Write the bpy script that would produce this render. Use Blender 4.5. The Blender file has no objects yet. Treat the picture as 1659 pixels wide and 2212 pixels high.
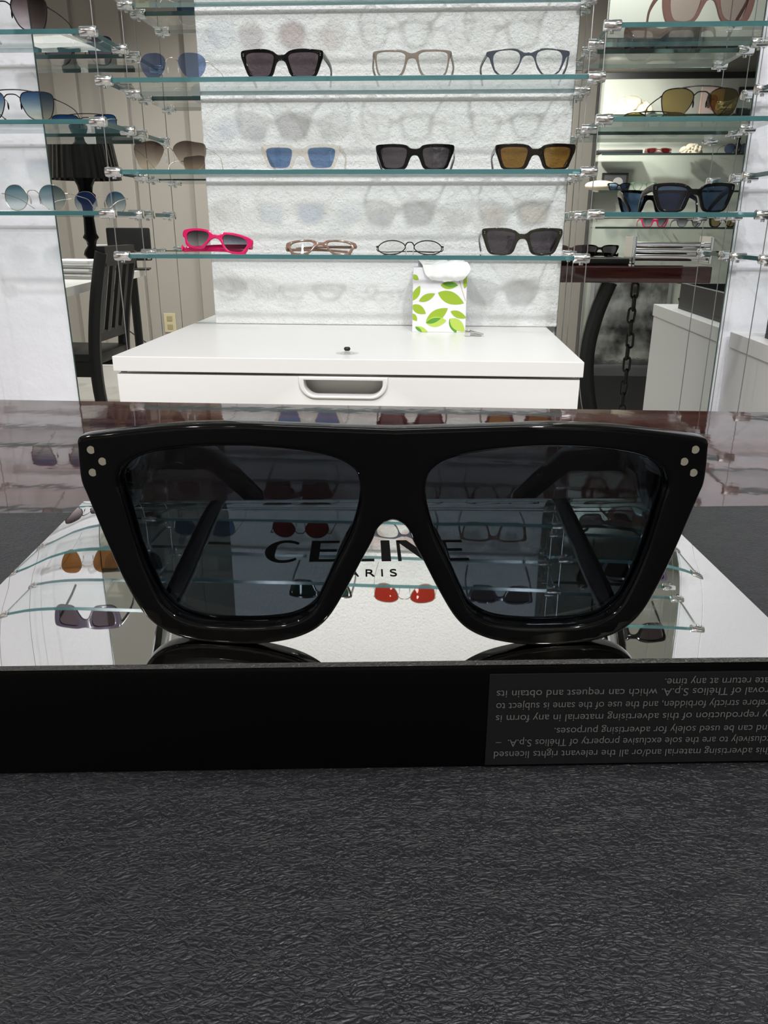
import bpy, bmesh, math, random
from mathutils import Vector, Matrix
random.seed(7)
PI = math.pi
SC = bpy.context.scene
COL = SC.collection

# ------------------------------------------------------------------ camera
CAMZ = 1.02
F, PITCH, YAW, ROLL = 1709.08, 0.347371, 0.0611026, -0.0031002
W_, H_ = 1659, 2212
_fw = Vector((-math.sin(YAW)*math.cos(PITCH), math.cos(YAW)*math.cos(PITCH), -math.sin(PITCH)))
_rt = Vector((math.cos(YAW), math.sin(YAW), 0)); _dn = _fw.cross(_rt)
RT = _rt*math.cos(ROLL) + _dn*math.sin(ROLL); DN = -_rt*math.sin(ROLL) + _dn*math.cos(ROLL); FW = _fw
CAM = Vector((0, 0, CAMZ))
cd = bpy.data.cameras.new('camera'); cam = bpy.data.objects.new('camera', cd); COL.objects.link(cam)
cd.sensor_fit = 'VERTICAL'; cd.sensor_height = 36.0; cd.lens = 36.0*F/H_; cd.clip_start = 0.01; cd.clip_end = 60
cam.matrix_world = Matrix((( RT.x, -DN.x, -FW.x, 0), (RT.y, -DN.y, -FW.y, 0), (RT.z, -DN.z, -FW.z, CAMZ), (0, 0, 0, 1)))
SC.camera = cam

# ------------------------------------------------------------------ world, lights, exposure
SC.view_settings.view_transform = 'Standard'; SC.view_settings.look = 'None'
SC.view_settings.gamma = 1.0; SC.view_settings.use_curve_mapping = False
SC.view_settings.exposure = -0.33
SC.cycles.max_bounces = 14; SC.cycles.transparent_max_bounces = 40
SC.cycles.glossy_bounces = 8; SC.cycles.transmission_bounces = 8; SC.cycles.diffuse_bounces = 4
SC.cycles.caustics_reflective = False; SC.cycles.caustics_refractive = False
SC.cycles.sample_clamp_indirect = 6.0
wd = bpy.data.worlds.new('world'); SC.world = wd; wd.use_nodes = True
wd.node_tree.nodes['Background'].inputs[0].default_value = (0.8, 0.85, 0.9, 1)
wd.node_tree.nodes['Background'].inputs[1].default_value = 0.1

def spot(loc, tgt, power, size=0.05, angle=70, blend=0.6, col=(1, 1, 1)):
    l = bpy.data.lights.new('ceiling_and_fill_spot', 'SPOT'); l.energy = power; l.shadow_soft_size = size
    l.spot_size = math.radians(angle); l.spot_blend = blend; l.color = col
    o = bpy.data.objects.new('ceiling_and_fill_spot', l); COL.objects.link(o); o.location = loc
    o.rotation_euler = (Vector(tgt)-Vector(loc)).to_track_quat('-Z', 'Y').to_euler(); return o
def area(loc, tgt, power, sx, sy, col=(1, 1, 1)):
    l = bpy.data.lights.new('ceiling_fill', 'AREA'); l.energy = power; l.shape = 'RECTANGLE'; l.size = sx; l.size_y = sy; l.color = col
    o = bpy.data.objects.new('ceiling_fill', l); COL.objects.link(o); o.location = loc
    o.rotation_euler = (Vector(tgt)-Vector(loc)).to_track_quat('-Z', 'Y').to_euler(); return o
COOL = (0.93, 0.95, 1.0)
# track spots in the room ceiling aimed at the display wall
spot((0.50, -0.80, 2.62), (-0.10, 1.63, 0.98), 150, 0.075, 44, 1.0)
spot((-0.80, -0.80, 2.62), (-0.10, 1.63, 0.98), 100, 0.075, 44, 1.0)
spot((-0.10, -0.10, 2.64), (-0.10, 1.63, 0.95), 24, 0.06, 60, 1.0)
spot((-1.45, -0.45, 2.62), (-1.00, 1.64, 1.20), 72, 0.04, 64, 1.0, COOL)
spot((-0.70, 0.15, 2.64), (-1.00, 1.64, 0.90), 22, 0.04, 64, 1.0, COOL)
spot((1.55, -0.45, 2.62), (0.95, 1.64, 1.20), 72, 0.04, 64, 1.0, COOL)
spot((0.70, 0.15, 2.64), (0.90, 1.64, 0.90), 22, 0.04, 64, 1.0, COOL)
spot((-0.80, 1.05, 2.64), (-0.88, 1.64, 0.9), 13, 0.03, 80, 1.0, COOL)
spot((0.80, 1.05, 2.64), (0.82, 1.64, 0.9), 13, 0.03, 80, 1.0, COOL)
spot((-0.55, 0.95, 2.62), (0.62, 1.25, 0.55), 48, 0.05, 34, 1.0)  # added spot that brightens the left face of the side cabinet
spot((0.30, -1.45, 2.66), (0.72, -2.65, 1.0), 60, 0.05, 90, 1.0, (1, 0.98, 0.95))  # added spot that lifts the dark strip of back wall
# added fill: unseen lights that brighten the room behind the camera
for x, y, p in ((-2.2, -1.2, 135), (-1.2, -1.2, 125), (-2.0, -0.1, 95), (-1.1, -2.0, 75)):
    spot((x, y, 2.66), (x-0.1, y-0.3, 0), p, 0.05, 140, 1.0, (1, 0.98, 0.95))
spot((0.75, -0.7, 2.66), (0.75, -1.0, 0), 125, 0.05, 140, 1.0, (1, 0.98, 0.95))  # added fill for the right part of the room
area((0.1, 0.35, 2.66), (0.1, 0.35, 0), 12, 1.0, 0.3)  # weak area fill added over the table

# ------------------------------------------------------------------ pixel helpers: a photo pixel becomes a point on a real surface
def ray(px, py): return FW + RT*((px-829.5)/F) + DN*((py-1106)/F)
def atY(px, py, Y): d = ray(px, py); return CAM + d*(Y/d.y)
def atz(px, py, z): d = ray(px, py); return CAM + d*((z-CAMZ)/d.z)
MY = 1.642                                                    # mirror plane
def vr(px, py, Yv): p = atY(px, py, Yv); return Vector((p.x, 2*MY-p.y, p.z))      # a thing seen in the wall mirror, put where it really stands
def vz(px, py, z): p = atz(px, py, z); return Vector((p.x, 2*MY-p.y, p.z))

# ------------------------------------------------------------------ materials
MATS = {}
def nodes(name):
    m = bpy.data.materials.new(name); m.use_nodes = True; return m, m.node_tree.nodes, m.node_tree.links
def pbr(name, col, rough=0.5, metal=0.0, spec=0.5, coat=0.0, trans=0.0, emit=None, es=0.0, ior=1.45, sheen=0):
    if name in MATS: return MATS[name]
    m, N, L = nodes(name); b = N['Principled BSDF']
    b.inputs['Base Color'].default_value = (*col, 1); b.inputs['Roughness'].default_value = rough
    b.inputs['Metallic'].default_value = metal; b.inputs['Specular IOR Level'].default_value = spec
    b.inputs['Coat Weight'].default_value = coat; b.inputs['Coat Roughness'].default_value = 0.03
    b.inputs['Transmission Weight'].default_value = trans; b.inputs['IOR'].default_value = ior
    b.inputs['Sheen Weight'].default_value = sheen
    if emit: b.inputs['Emission Color'].default_value = (*emit, 1); b.inputs['Emission Strength'].default_value = es
    MATS[name] = m; return m
def bump(m, scale, strength, dist=0.001, kind='noise', detail=4, coord='Object', stretch=(1, 1, 1), rough=0.6):
    N, L = m.node_tree.nodes, m.node_tree.links; b = N['Principled BSDF']
    tc = N.new('ShaderNodeTexCoord'); mp = N.new('ShaderNodeMapping'); mp.inputs['Scale'].default_value = stretch
    L.new(tc.outputs[coord], mp.inputs[0])
    t = N.new('ShaderNodeTexNoise'); t.inputs['Scale'].default_value = scale; t.inputs['Detail'].default_value = detail; t.inputs['Roughness'].default_value = rough
    L.new(mp.outputs[0], t.inputs['Vector'])
    bp = N.new('ShaderNodeBump'); bp.inputs['Strength'].default_value = strength; bp.inputs['Distance'].default_value = dist
    L.new(t.outputs['Fac'], bp.inputs['Height']); L.new(bp.outputs[0], b.inputs['Normal'])
    return m
def glassy(name, tint, ior=1.5, gloss=(1, 1, 1), rough=0.0, back_gloss=None, grad=None, boost=1.0):
    """thin clear sheet: transparent with a tint plus a Fresnel reflection; grad = (bottom tint, top tint) dyed along its height"""
    if name in MATS: return MATS[name]
    m, N, L = nodes(name); N.remove(N['Principled BSDF'])
    tr = N.new('ShaderNodeBsdfTransparent'); tr.inputs[0].default_value = (*tint, 1)
    if grad:
        tc = N.new('ShaderNodeTexCoord'); sp = N.new('ShaderNodeSeparateXYZ'); L.new(tc.outputs['Generated'], sp.inputs[0])
        cr = N.new('ShaderNodeValToRGB'); cr.color_ramp.elements[0].position = 0.14; cr.color_ramp.elements[1].position = 0.95
        cr.color_ramp.elements[0].color = (*grad[0], 1); cr.color_ramp.elements[1].color = (*grad[1], 1)
        L.new(sp.outputs[2], cr.inputs[0]); L.new(cr.outputs[0], tr.inputs[0])
    gl = N.new('ShaderNodeBsdfGlossy'); gl.inputs['Color'].default_value = (*gloss, 1); gl.inputs['Roughness'].default_value = rough
    lw = N.new('ShaderNodeLayerWeight'); lw.inputs['Blend'].default_value = 0.5     # 1 - |cos|, the same from both sides of the sheet
    pw = N.new('ShaderNodeMath'); pw.operation = 'POWER'; pw.inputs[1].default_value = 5.0; L.new(lw.outputs['Facing'], pw.inputs[0])
    f0 = ((ior-1)/(ior+1))**2
    fr = N.new('ShaderNodeMath'); fr.operation = 'MULTIPLY_ADD'; fr.inputs[1].default_value = 1-f0; fr.inputs[2].default_value = f0; L.new(pw.outputs[0], fr.inputs[0])
    mx = N.new('ShaderNodeMixShader'); out = N['Material Output']
    fac = fr.outputs[0]
    if boost != 1.0:
        mu = N.new('ShaderNodeMath'); mu.operation = 'MULTIPLY'; mu.use_clamp = True; mu.inputs[1].default_value = boost; L.new(fac, mu.inputs[0]); fac = mu.outputs[0]
    L.new(fac, mx.inputs[0]); L.new(tr.outputs[0], mx.inputs[1]); L.new(gl.outputs[0], mx.inputs[2]); L.new(mx.outputs[0], out.inputs['Surface'])
    MATS[name] = m; return m

M_plaster = bump(pbr('white_plaster', (0.82, 0.825, 0.815), 0.75, spec=0.2), 180, 0.85, 0.0055, detail=4)
M_sidewall = bump(pbr('pale_stone_wall', (0.84, 0.84, 0.88), 0.6, spec=0.2), 30, 0.5, 0.006, detail=6)
M_beige = bump(pbr('greige_paint', (0.40, 0.37, 0.335), 0.85, spec=0.2), 40, 0.1, 0.002)
M_greygreen = bump(pbr('grey_green_paint', (0.47, 0.49, 0.44), 0.8, spec=0.2), 40, 0.1, 0.002)
M_ceil = bump(pbr('ceiling_paint', (0.62, 0.62, 0.60), 0.9, spec=0.2), 40, 0.1, 0.002)
M_floor = bump(pbr('pale_floor', (0.52, 0.50, 0.47), 0.35), 6, 0.05, 0.002)
M_white = bump(pbr('white_laminate', (0.80, 0.79, 0.77), 0.32, spec=0.4), 200, 0.03, 0.0003)
M_mirror = pbr('mirror_glass', (0.84, 0.87, 0.85), 0.0, 1.0)
M_mirror_edge = pbr('mirror_edge', (0.05, 0.09, 0.08), 0.2)
M_chrome = bump(pbr('polished_steel', (0.85, 0.85, 0.86), 0.12, 1.0), 90, 0.05, 0.0005)
M_cable = pbr('steel_cable_wire', (0.42, 0.42, 0.42), 0.35, 1.0)
M_glass = glassy('shelf_glass', (0.975, 0.992, 0.987), 1.5)
M_gedge = pbr('shelf_glass_edge', (0.055, 0.16, 0.17), 0.12, spec=0.6, trans=0.35, ior=1.5)
M_black = pbr('black_acetate', (0.003, 0.003, 0.0035), 0.06, spec=0.32)
M_gold = pbr('pale_metal', (0.72, 0.66, 0.56), 0.22, 1.0)
M_silver = pbr('silver_metal', (0.75, 0.74, 0.73), 0.18, 1.0)
M_dkmetal = pbr('dark_metal', (0.05, 0.045, 0.045), 0.25, 0.9)
M_pad = pbr('clear_silicone', (0.75, 0.75, 0.72), 0.2, trans=0.6)
M_blk = bump(pbr('matt_black', (0.012, 0.012, 0.013), 0.45), 120, 0.1, 0.0005)
M_iron = bump(pbr('black_iron', (0.012, 0.012, 0.012), 0.3, spec=0.5), 60, 0.15, 0.001)
M_paper = pbr('white_paper', (0.75, 0.75, 0.74), 0.8)

def wood_mat():
    m = pbr('lacquered_red_wood', (0.06, 0.018, 0.015), 0.03, spec=0.6, coat=0.5)
    N, L = m.node_tree.nodes, m.node_tree.links; b = N['Principled BSDF']
    tc = N.new('ShaderNodeTexCoord'); mp = N.new('ShaderNodeMapping'); mp.inputs['Scale'].default_value = (1.5, 26, 26); L.new(tc.outputs['Object'], mp.inputs[0])
    t = N.new('ShaderNodeTexNoise'); t.inputs['Scale'].default_value = 4; t.inputs['Detail'].default_value = 6; L.new(mp.outputs[0], t.inputs['Vector'])
    cr = N.new('ShaderNodeValToRGB'); cr.color_ramp.elements[0].color = (0.028, 0.008, 0.008, 1); cr.color_ramp.elements[1].color = (0.11, 0.032, 0.026, 1)
    cr.color_ramp.elements[0].position = 0.3; cr.color_ramp.elements[1].position = 0.7
    L.new(t.outputs['Fac'], cr.inputs[0]); L.new(cr.outputs[0], b.inputs['Base Color'])
    t2 = N.new('ShaderNodeTexNoise'); t2.inputs['Scale'].default_value = 70; t2.inputs['Detail'].default_value = 2; L.new(tc.outputs['Object'], t2.inputs['Vector'])
    bp = N.new('ShaderNodeBump'); bp.inputs['Strength'].default_value = 0.05; bp.inputs['Distance'].default_value = 0.0006
    L.new(t2.outputs['Fac'], bp.inputs['Height']); L.new(bp.outputs[0], b.inputs['Normal']); L.new(bp.outputs[0], b.inputs['Coat Normal'])
    return m
M_wood = wood_mat()

def leather_mat():
    m = pbr('black_leather', (0.0115, 0.0122, 0.0160), 0.5, spec=0.6, sheen=0.05)
    N, L = m.node_tree.nodes, m.node_tree.links; b = N['Principled BSDF']
    def math_(op, a, b_, c=None):
        n = N.new('ShaderNodeMath'); n.operation = op
        for k, v in enumerate((a, b_, c)):
            if v is None: continue
            if isinstance(v, (int, float)): n.inputs[k].default_value = v
            else: L.new(v, n.inputs[k])
        return n.outputs[0]
    tc = N.new('ShaderNodeTexCoord'); mp = N.new('ShaderNodeMapping'); mp.inputs['Scale'].default_value = (0.6, 1.1, 1); mp.inputs['Rotation'].default_value = (0, 0, -0.12)
    L.new(tc.outputs['Object'], mp.inputs[0])
    def noise(sc, det=3, rough=0.6):
        n = N.new('ShaderNodeTexNoise'); n.inputs['Scale'].default_value = sc; n.inputs['Detail'].default_value = det; n.inputs['Roughness'].default_value = rough; L.new(mp.outputs[0], n.inputs['Vector']); return n
    wz = noise(120, 3); mixv = N.new('ShaderNodeVectorMath'); mixv.operation = 'MULTIPLY_ADD'; mixv.inputs[1].default_value = (0.006, 0.006, 0.0)
    L.new(wz.outputs['Color'], mixv.inputs[0]); L.new(mp.outputs[0], mixv.inputs[2])
    def cells(sc):
        v = N.new('ShaderNodeTexVoronoi'); v.feature = 'DISTANCE_TO_EDGE'; v.inputs['Scale'].default_value = sc; L.new(mixv.outputs[0], v.inputs['Vector'])
        r = N.new('ShaderNodeMapRange'); r.interpolation_type = 'SMOOTHSTEP'; r.inputs['From Max'].default_value = 0.30; L.new(v.outputs['Distance'], r.inputs['Value']); return r.outputs[0]
    h = math_('MULTIPLY', cells(800), 0.55); h = math_('MULTIPLY_ADD', cells(1450), 0.28, h)
    h = math_('MULTIPLY_ADD', noise(1700, 3).outputs['Fac'], 0.55, h); n3 = noise(110, 4); h = math_('MULTIPLY_ADD', n3.outputs['Fac'], 0.9, h)
    bp = N.new('ShaderNodeBump'); bp.inputs['Strength'].default_value = 0.75; bp.inputs['Distance'].default_value = 0.00036
    L.new(h, bp.inputs['Height']); L.new(bp.outputs[0], b.inputs['Normal'])
    rr = N.new('ShaderNodeMapRange'); rr.inputs['To Min'].default_value = 0.30; rr.inputs['To Max'].default_value = 0.46
    L.new(n3.outputs['Fac'], rr.inputs['Value']); L.new(rr.outputs[0], b.inputs['Roughness'])
    return m
M_leather = leather_mat()

def plate_mirror_mat():
    m = pbr('polished_silver_plate', (0.90, 0.895, 0.865), 0.012, 1.0)
    N, L = m.node_tree.nodes, m.node_tree.links; b = N['Principled BSDF']
    tc = N.new('ShaderNodeTexCoord')
    t = N.new('ShaderNodeTexNoise'); t.inputs['Scale'].default_value = 26; t.inputs['Detail'].default_value = 1; L.new(tc.outputs['Object'], t.inputs['Vector'])
    bp = N.new('ShaderNodeBump'); bp.inputs['Strength'].default_value = 0.05; bp.inputs['Distance'].default_value = 0.0006
    L.new(t.outputs['Fac'], bp.inputs['Height']); L.new(bp.outputs[0], b.inputs['Normal']); return m
M_plate = plate_mirror_mat()

# ------------------------------------------------------------------ mesh helpers
def link_mesh(name, me, mat=None, parent=None, smooth=None):
    if mat is not None:
        for mm in (mat if isinstance(mat, (list, tuple)) else [mat]): me.materials.append(mm)
    if smooth is not None:
        me.polygons.foreach_set('use_smooth', [True]*len(me.polygons)); me.set_sharp_from_angle(angle=math.radians(smooth))
    o = bpy.data.objects.new(name, me); COL.objects.link(o)
    if parent is not None: o.parent = parent
    return o
def obj(name, bm, mat, parent=None, smooth=None):
    bmesh.ops.recalc_face_normals(bm, faces=bm.faces[:])
    me = bpy.data.meshes.new(name); bm.to_mesh(me); bm.free(); return link_mesh(name, me, mat, parent, smooth)
def thing(name, label, cat, loc=(0, 0, 0), rz=0.0, group=None):
    o = bpy.data.objects.new(name, None); COL.objects.link(o); o.location = loc; o.rotation_euler = (0, 0, rz); o.empty_display_size = 0.02
    return tag(o, label, cat, group)
def tag(o, label, cat, group=None):
    o['label'] = label; o['category'] = cat
    if group: o['group'] = group
    return o
def struct(o): o['kind'] = 'structure'; return o
def box(bm, lo, hi, bev=0.0, mi=0):
    r = bmesh.ops.create_cube(bm, size=1.0); vs = r['verts']
    for v in vs: v.co = Vector([lo[i]+(v.co[i]+0.5)*(hi[i]-lo[i]) for i in range(3)])
    fs = {f for v in vs for f in v.link_faces}
    for f in fs: f.material_index = mi
    if bev > 0:
        es = list({e for v in vs for e in v.link_edges})
        bmesh.ops.bevel(bm, geom=es, offset=bev, segments=2, affect='EDGES', profile=0.5)
    return bm
def nb(): return bmesh.new()
def bx(lo, hi, bev=0.0): return box(nb(), lo, hi, bev)
def bar(bm, a, b, w, h, up=(0, 0, 1)):
    """rectangular bar from a to b"""
    a, b = Vector(a), Vector(b); d = (b-a).normalized(); u = Vector(up)
    s = d.cross(u); s = s.normalized() if s.length > 1e-5 else Vector((1, 0, 0)); u = s.cross(d)
    vs = [bm.verts.new(p+s*(sx*w/2)+u*(sy*h/2)) for p in (a, b) for sx, sy in ((-1, -1), (1, -1), (1, 1), (-1, 1))]
    for f in ((0, 1, 2, 3), (7, 6, 5, 4)): bm.faces.new([vs[i] for i in f])
    for i in range(4): bm.faces.new([vs[i], vs[i+4], vs[(i+1) % 4+4], vs[(i+1) % 4]])
    return bm
def tube(bm, pts, r, n=8, closed=False, caps=True):
    pts = [Vector(p) for p in pts]; K = len(pts); rings = []; prev = None
    for i, p in enumerate(pts):
        a = pts[(i-1) % K] if (closed or i > 0) else p; b = pts[(i+1) % K] if (closed or i < K-1) else p
        d = (b-a).normalized()
        if prev is None:
            s = d.cross(Vector((0, 0, 1))); s = s if s.length > 1e-3 else d.cross(Vector((0, 1, 0))); s.normalize()
        else: s = (prev - d*prev.dot(d)).normalized()
        prev = s; u = d.cross(s); rr = r[i] if isinstance(r, (list, tuple)) else r
        rings.append([bm.verts.new(p+(s*math.cos(t)+u*math.sin(t))*rr) for t in [2*PI*k/n for k in range(n)]])
    for i in range(K if closed else K-1):
        A, B = rings[i], rings[(i+1) % K]
        for k in range(n): bm.faces.new([A[k], A[(k+1) % n], B[(k+1) % n], B[k]])
    if caps and not closed: bm.faces.new(rings[0][::-1]); bm.faces.new(rings[-1])
    return bm
def ribbon(bm, pts, ws, hs, up=(0, 0, 1), round_=0.35):
    """sweep of a rounded-rectangle section: ws across, hs along 'up'"""
    pts = [Vector(p) for p in pts]; K = len(pts); rings = []
    c = [(-1, -round_), (-1, round_), (-round_*1.2, 1), (round_*1.2, 1), (1, round_), (1, -round_), (round_*1.2, -1), (-round_*1.2, -1)]
    for i, p in enumerate(pts):
        d = (pts[min(i+1, K-1)]-pts[max(i-1, 0)]).normalized(); s = d.cross(Vector(up)).normalized(); u = s.cross(d)
        rings.append([bm.verts.new(p+s*(x*ws[i]/2)+u*(y*hs[i]/2)) for x, y in c])
    n = len(c)
    for i in range(K-1):
        for k in range(n): bm.faces.new([rings[i][k], rings[i][(k+1) % n], rings[i+1][(k+1) % n], rings[i+1][k]])
    bm.faces.new(rings[0][::-1]); bm.faces.new(rings[-1]); return bm
def cyl(bm, a, b, r, n=20, bev=0.0):
    a, b = Vector(a), Vector(b); d = (b-a).normalized(); L = (b-a).length
    if bev: pts = [a, a+d*bev*0.3, a+d*bev, b-d*bev, b-d*bev*0.3, b]; rr = [r-bev, r-bev*0.3, r, r, r-bev*0.3, r-bev]
    else: pts = [a, b]; rr = r
    return tube(bm, pts, rr, n)
def lathe(bm, prof, n=24, c=(0, 0, 0)):
    rings = [[bm.verts.new((c[0]+r*math.cos(2*PI*k/n), c[1]+r*math.sin(2*PI*k/n), c[2]+z)) for k in range(n)] for r, z in prof]
    for A, B in zip(rings, rings[1:]):
        for k in range(n): bm.faces.new([A[k], A[(k+1) % n], B[(k+1) % n], B[k]])
    bm.faces.new(rings[0][::-1]); bm.faces.new(rings[-1]); return bm
def crom(pts, closed=False, n=6):
    P = [Vector(p) for p in pts]; K = len(P); out = []
    for i in range(K if closed else K-1):
        p1, p2 = P[i], P[(i+1) % K]
        p0 = P[(i-1) % K] if (closed or i > 0) else p1; p3 = P[(i+2) % K] if (closed or i < K-2) else p2
        t0 = 0; t1 = max((p1-p0).length**0.5, 1e-6) if p0 != p1 else 1e-3; t1 += t0; t2 = t1+max((p2-p1).length**0.5, 1e-6); t3 = t2+(max((p3-p2).length**0.5, 1e-6) if p3 != p2 else 1e-3)
        for k in range(n):
            t = t1+(t2-t1)*k/n
            if p0 == p1: a1 = p1
            else: a1 = p0*((t1-t)/(t1-t0))+p1*((t-t0)/(t1-t0))
            a2 = p1*((t2-t)/(t2-t1))+p2*((t-t1)/(t2-t1))
            a3 = p2 if p2 == p3 else p2*((t3-t)/(t3-t2))+p3*((t-t2)/(t3-t2))
            b1 = a1*((t2-t)/(t2-t0))+a2*((t-t0)/(t2-t0)); b2 = a2*((t3-t)/(t3-t1))+a3*((t-t1)/(t3-t1))
            out.append(b1*((t2-t)/(t2-t1))+b2*((t-t1)/(t2-t1)))
    if not closed: out.append(P[-1])
    return out
def plate(loops, thick, bev=0.0, slices=0.0, wrap=None, res=2):
    """flat shape (first loop outside, the others holes) given in x,z; extruded in y from 0 to thick; then bent: y += wrap(x, z)"""
    cu = bpy.data.curves.new('outline', 'CURVE'); cu.dimensions = '2D'; cu.fill_mode = 'BOTH'
    for lp in loops:
        s = cu.splines.new('POLY'); s.points.add(len(lp)-1); s.use_cyclic_u = True
        for q, p in zip(s.points, lp): q.co = (p[0], p[-1], 0, 1)
    cu.extrude = max(thick/2-bev, 1e-5); cu.bevel_depth = bev; cu.bevel_resolution = res; cu.offset = -bev
    o = bpy.data.objects.new('outline', cu); COL.objects.link(o)
    dg = bpy.context.evaluated_depsgraph_get(); me = bpy.data.meshes.new_from_object(o.evaluated_get(dg))
    bpy.data.objects.remove(o); bpy.data.curves.remove(cu)
    bm = nb(); bm.from_mesh(me); bpy.data.meshes.remove(me)
    bmesh.ops.remove_doubles(bm, verts=bm.verts[:], dist=1e-6)
    if slices:
        xs = [v.co.x for v in bm.verts]; x = min(xs)+slices
        while x < max(xs)-1e-4:
            bmesh.ops.bisect_plane(bm, geom=bm.verts[:]+bm.edges[:]+bm.faces[:], plane_co=(x, 0, 0), plane_no=(1, 0, 0)); x += slices
    for v in bm.verts:
        x, z, y = v.co.x, v.co.y, thick/2-v.co.z
        v.co = (x, y+(wrap(x, z) if wrap else 0), z)
    return bm
def text_mesh(s, size=1.0):
    cu = bpy.data.curves.new('letters', 'FONT'); cu.body = s; cu.size = size; cu.fill_mode = 'FRONT'
    o = bpy.data.objects.new('letters', cu); COL.objects.link(o)
    dg = bpy.context.evaluated_depsgraph_get(); dg.update(); me = bpy.data.meshes.new_from_object(o.evaluated_get(dg))
    bpy.data.objects.remove(o); bpy.data.curves.remove(cu); return me

# ------------------------------------------------------------------ setting
WL, WR, WB, WF, ZC = -3.0, 2.35, -2.65, 1.650, 2.70
struct(obj('floor', bx((WL, WB, -0.05), (WR, WF+0.1, 0)), M_floor))
struct(obj('ceiling', bx((WL, WB, ZC), (WR, WF+0.1, ZC+0.05)), M_ceil))
struct(obj('wall_front', bx((WL, WF, 0), (WR, WF+0.1, ZC)), M_sidewall))
struct(obj('wall_back', bx((WL, WB-0.1, 0), (WR, WB, ZC)), M_beige))
struct(obj('wall_left', bx((WL-0.1, WB, 0), (WL, WF, ZC)), M_beige))
struct(obj('wall_right', bx((WR, WB, 0), (WR+0.1, WF, ZC)), M_greygreen))
struct(obj('baseboard_back', bx((WL, WB, 0), (0.9, WB+0.015, 0.11), 0.004), M_white))
for i, x in enumerate((-2.62, -2.28, -1.7)):       # shallow pilasters folding the back wall
    struct(obj('trim_%d' % (i+1), bx((x, WB, 0.11), (x+0.16, WB+0.05, ZC), 0.006), M_beige))
PXL, PXR, PY = -0.4465, 0.2445, 1.630
o = obj('wall_panel', bx((PXL, PY, 0.8305), (PXR, WF, 2.35), 0.002), M_plaster)
tag(o, 'rough white plastered wall panel behind the middle glass shelves', 'wall panel')
def mirror(x0, x1, lab):
    t = thing('wall_mirror', lab, 'mirror', ((x0+x1)/2, WF, 0.30)); h = (x1-x0)/2
    obj('mirror_pane', bx((-h+0.002, MY-WF, 0), (h-0.002, MY-WF+0.004, 1.9)), M_mirror, t)
    b = nb()
    for sx in (-1, 1): box(b, (sx*h-(0.002 if sx > 0 else 0), MY-WF-0.001, 0), (sx*h+(0 if sx > 0 else 0.002), 0, 1.9))
    obj('mirror_edge', b, M_mirror_edge, t)
LPX, RPX = -0.760, 0.568
mirror(LPX, PXL, 'tall wall mirror left of the white plastered panel, showing lamp and chair')
mirror(PXR, RPX, 'tall wall mirror right of the white plastered panel, showing table end and chain')

# ------------------------------------------------------------------ table, pad, white drawers
TZ = CAMZ-0.1198-0.002
TXR = vr(1540, 575, 2*MY-0.563).x
t = thing('display_table', 'lacquered dark red wooden table under the black leather pad', 'table', (0, 0, 0))
obj('tabletop', bx((-0.62, -0.45, TZ-0.052), (TXR, 0.563, TZ), 0.004), M_wood, t)
LXR = vr(1318, 600, 2*MY-0.47).x
for x, y in ((-0.45, 0.47), (-0.40, -0.36), (LXR, 0.47), (0.12, -0.36)):
    if True:
        p = crom([(x, y, TZ-0.054), (x-0.035, y, TZ-0.16), (x-0.055, y, TZ-0.30), (x-0.035, y, TZ-0.46), (x+0.02, y, TZ-0.64), (x+0.06, y, 0.0)], n=6)
        obj('leg', ribbon(nb(), p, [0.045]*len(p), [0.05]*len(p), up=(1, 0, 0.001)), M_iron, t, 40)
# chain hanging under the table edge
cp = vr(1374, 600, 2*MY-0.50)
t = thing('hanging_chain', 'black iron chain hanging under the red table, seen in right mirror', 'chain', (cp.x, 0.50, TZ-0.052))
for k in range(16):
    b = nb(); L_, R_ = 0.025, 0.011
    pts = [(R_*math.cos(a), 0, (L_-R_ if math.sin(a) > 0 else -(L_-R_))+R_*math.sin(a)) for a in [2*PI*i/16+0.01 for i in range(16)]]
    tube(b, pts, 0.0042, 6, closed=True)
    l = obj('link', b, M_iron, t, 60); l.location = (0.002*math.sin(k*2.1), 0.002*math.cos(k*1.7), -0.028-k*0.041); l.rotation_euler = (0, 0.05*math.sin(k), 0.5 if k % 2 == 0 else 0.5+PI/2)
hp = vr(1482, 618, 2*MY-0.50)
b = nb(); tube(b, crom([(0, 0, 0), (0, 0, -0.02), (0.016, 0, -0.035), (0.014, 0, -0.06), (-0.006, 0, -0.068), (-0.016, 0, -0.05)], n=5), 0.006, 8); box(b, (-0.03, -0.012, -0.004), (0.055, 0.012, 0.0))
o = obj('iron_hook', b, M_iron, None, 50); o.location = (hp.x, 0.50, TZ-0.052); tag(o, 'black iron hook under the red table, right of the chain in the mirror', 'hook')

PADR = 0.0985
pad = obj('desk_pad', bx((-0.62, -0.62, -0.002), (0.62, 0, 0), 0.0008), M_leather)
pc = atz(0, 1108, CAMZ-0.1198); pd = atz(1659, 1090, CAMZ-0.1198); pm = (pc+pd)/2
pad.location = pm; pad.rotation_euler = (0, 0, PADR); tag(pad, 'black grained leather desk pad under the mirrored display block', 'desk pad')

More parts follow.
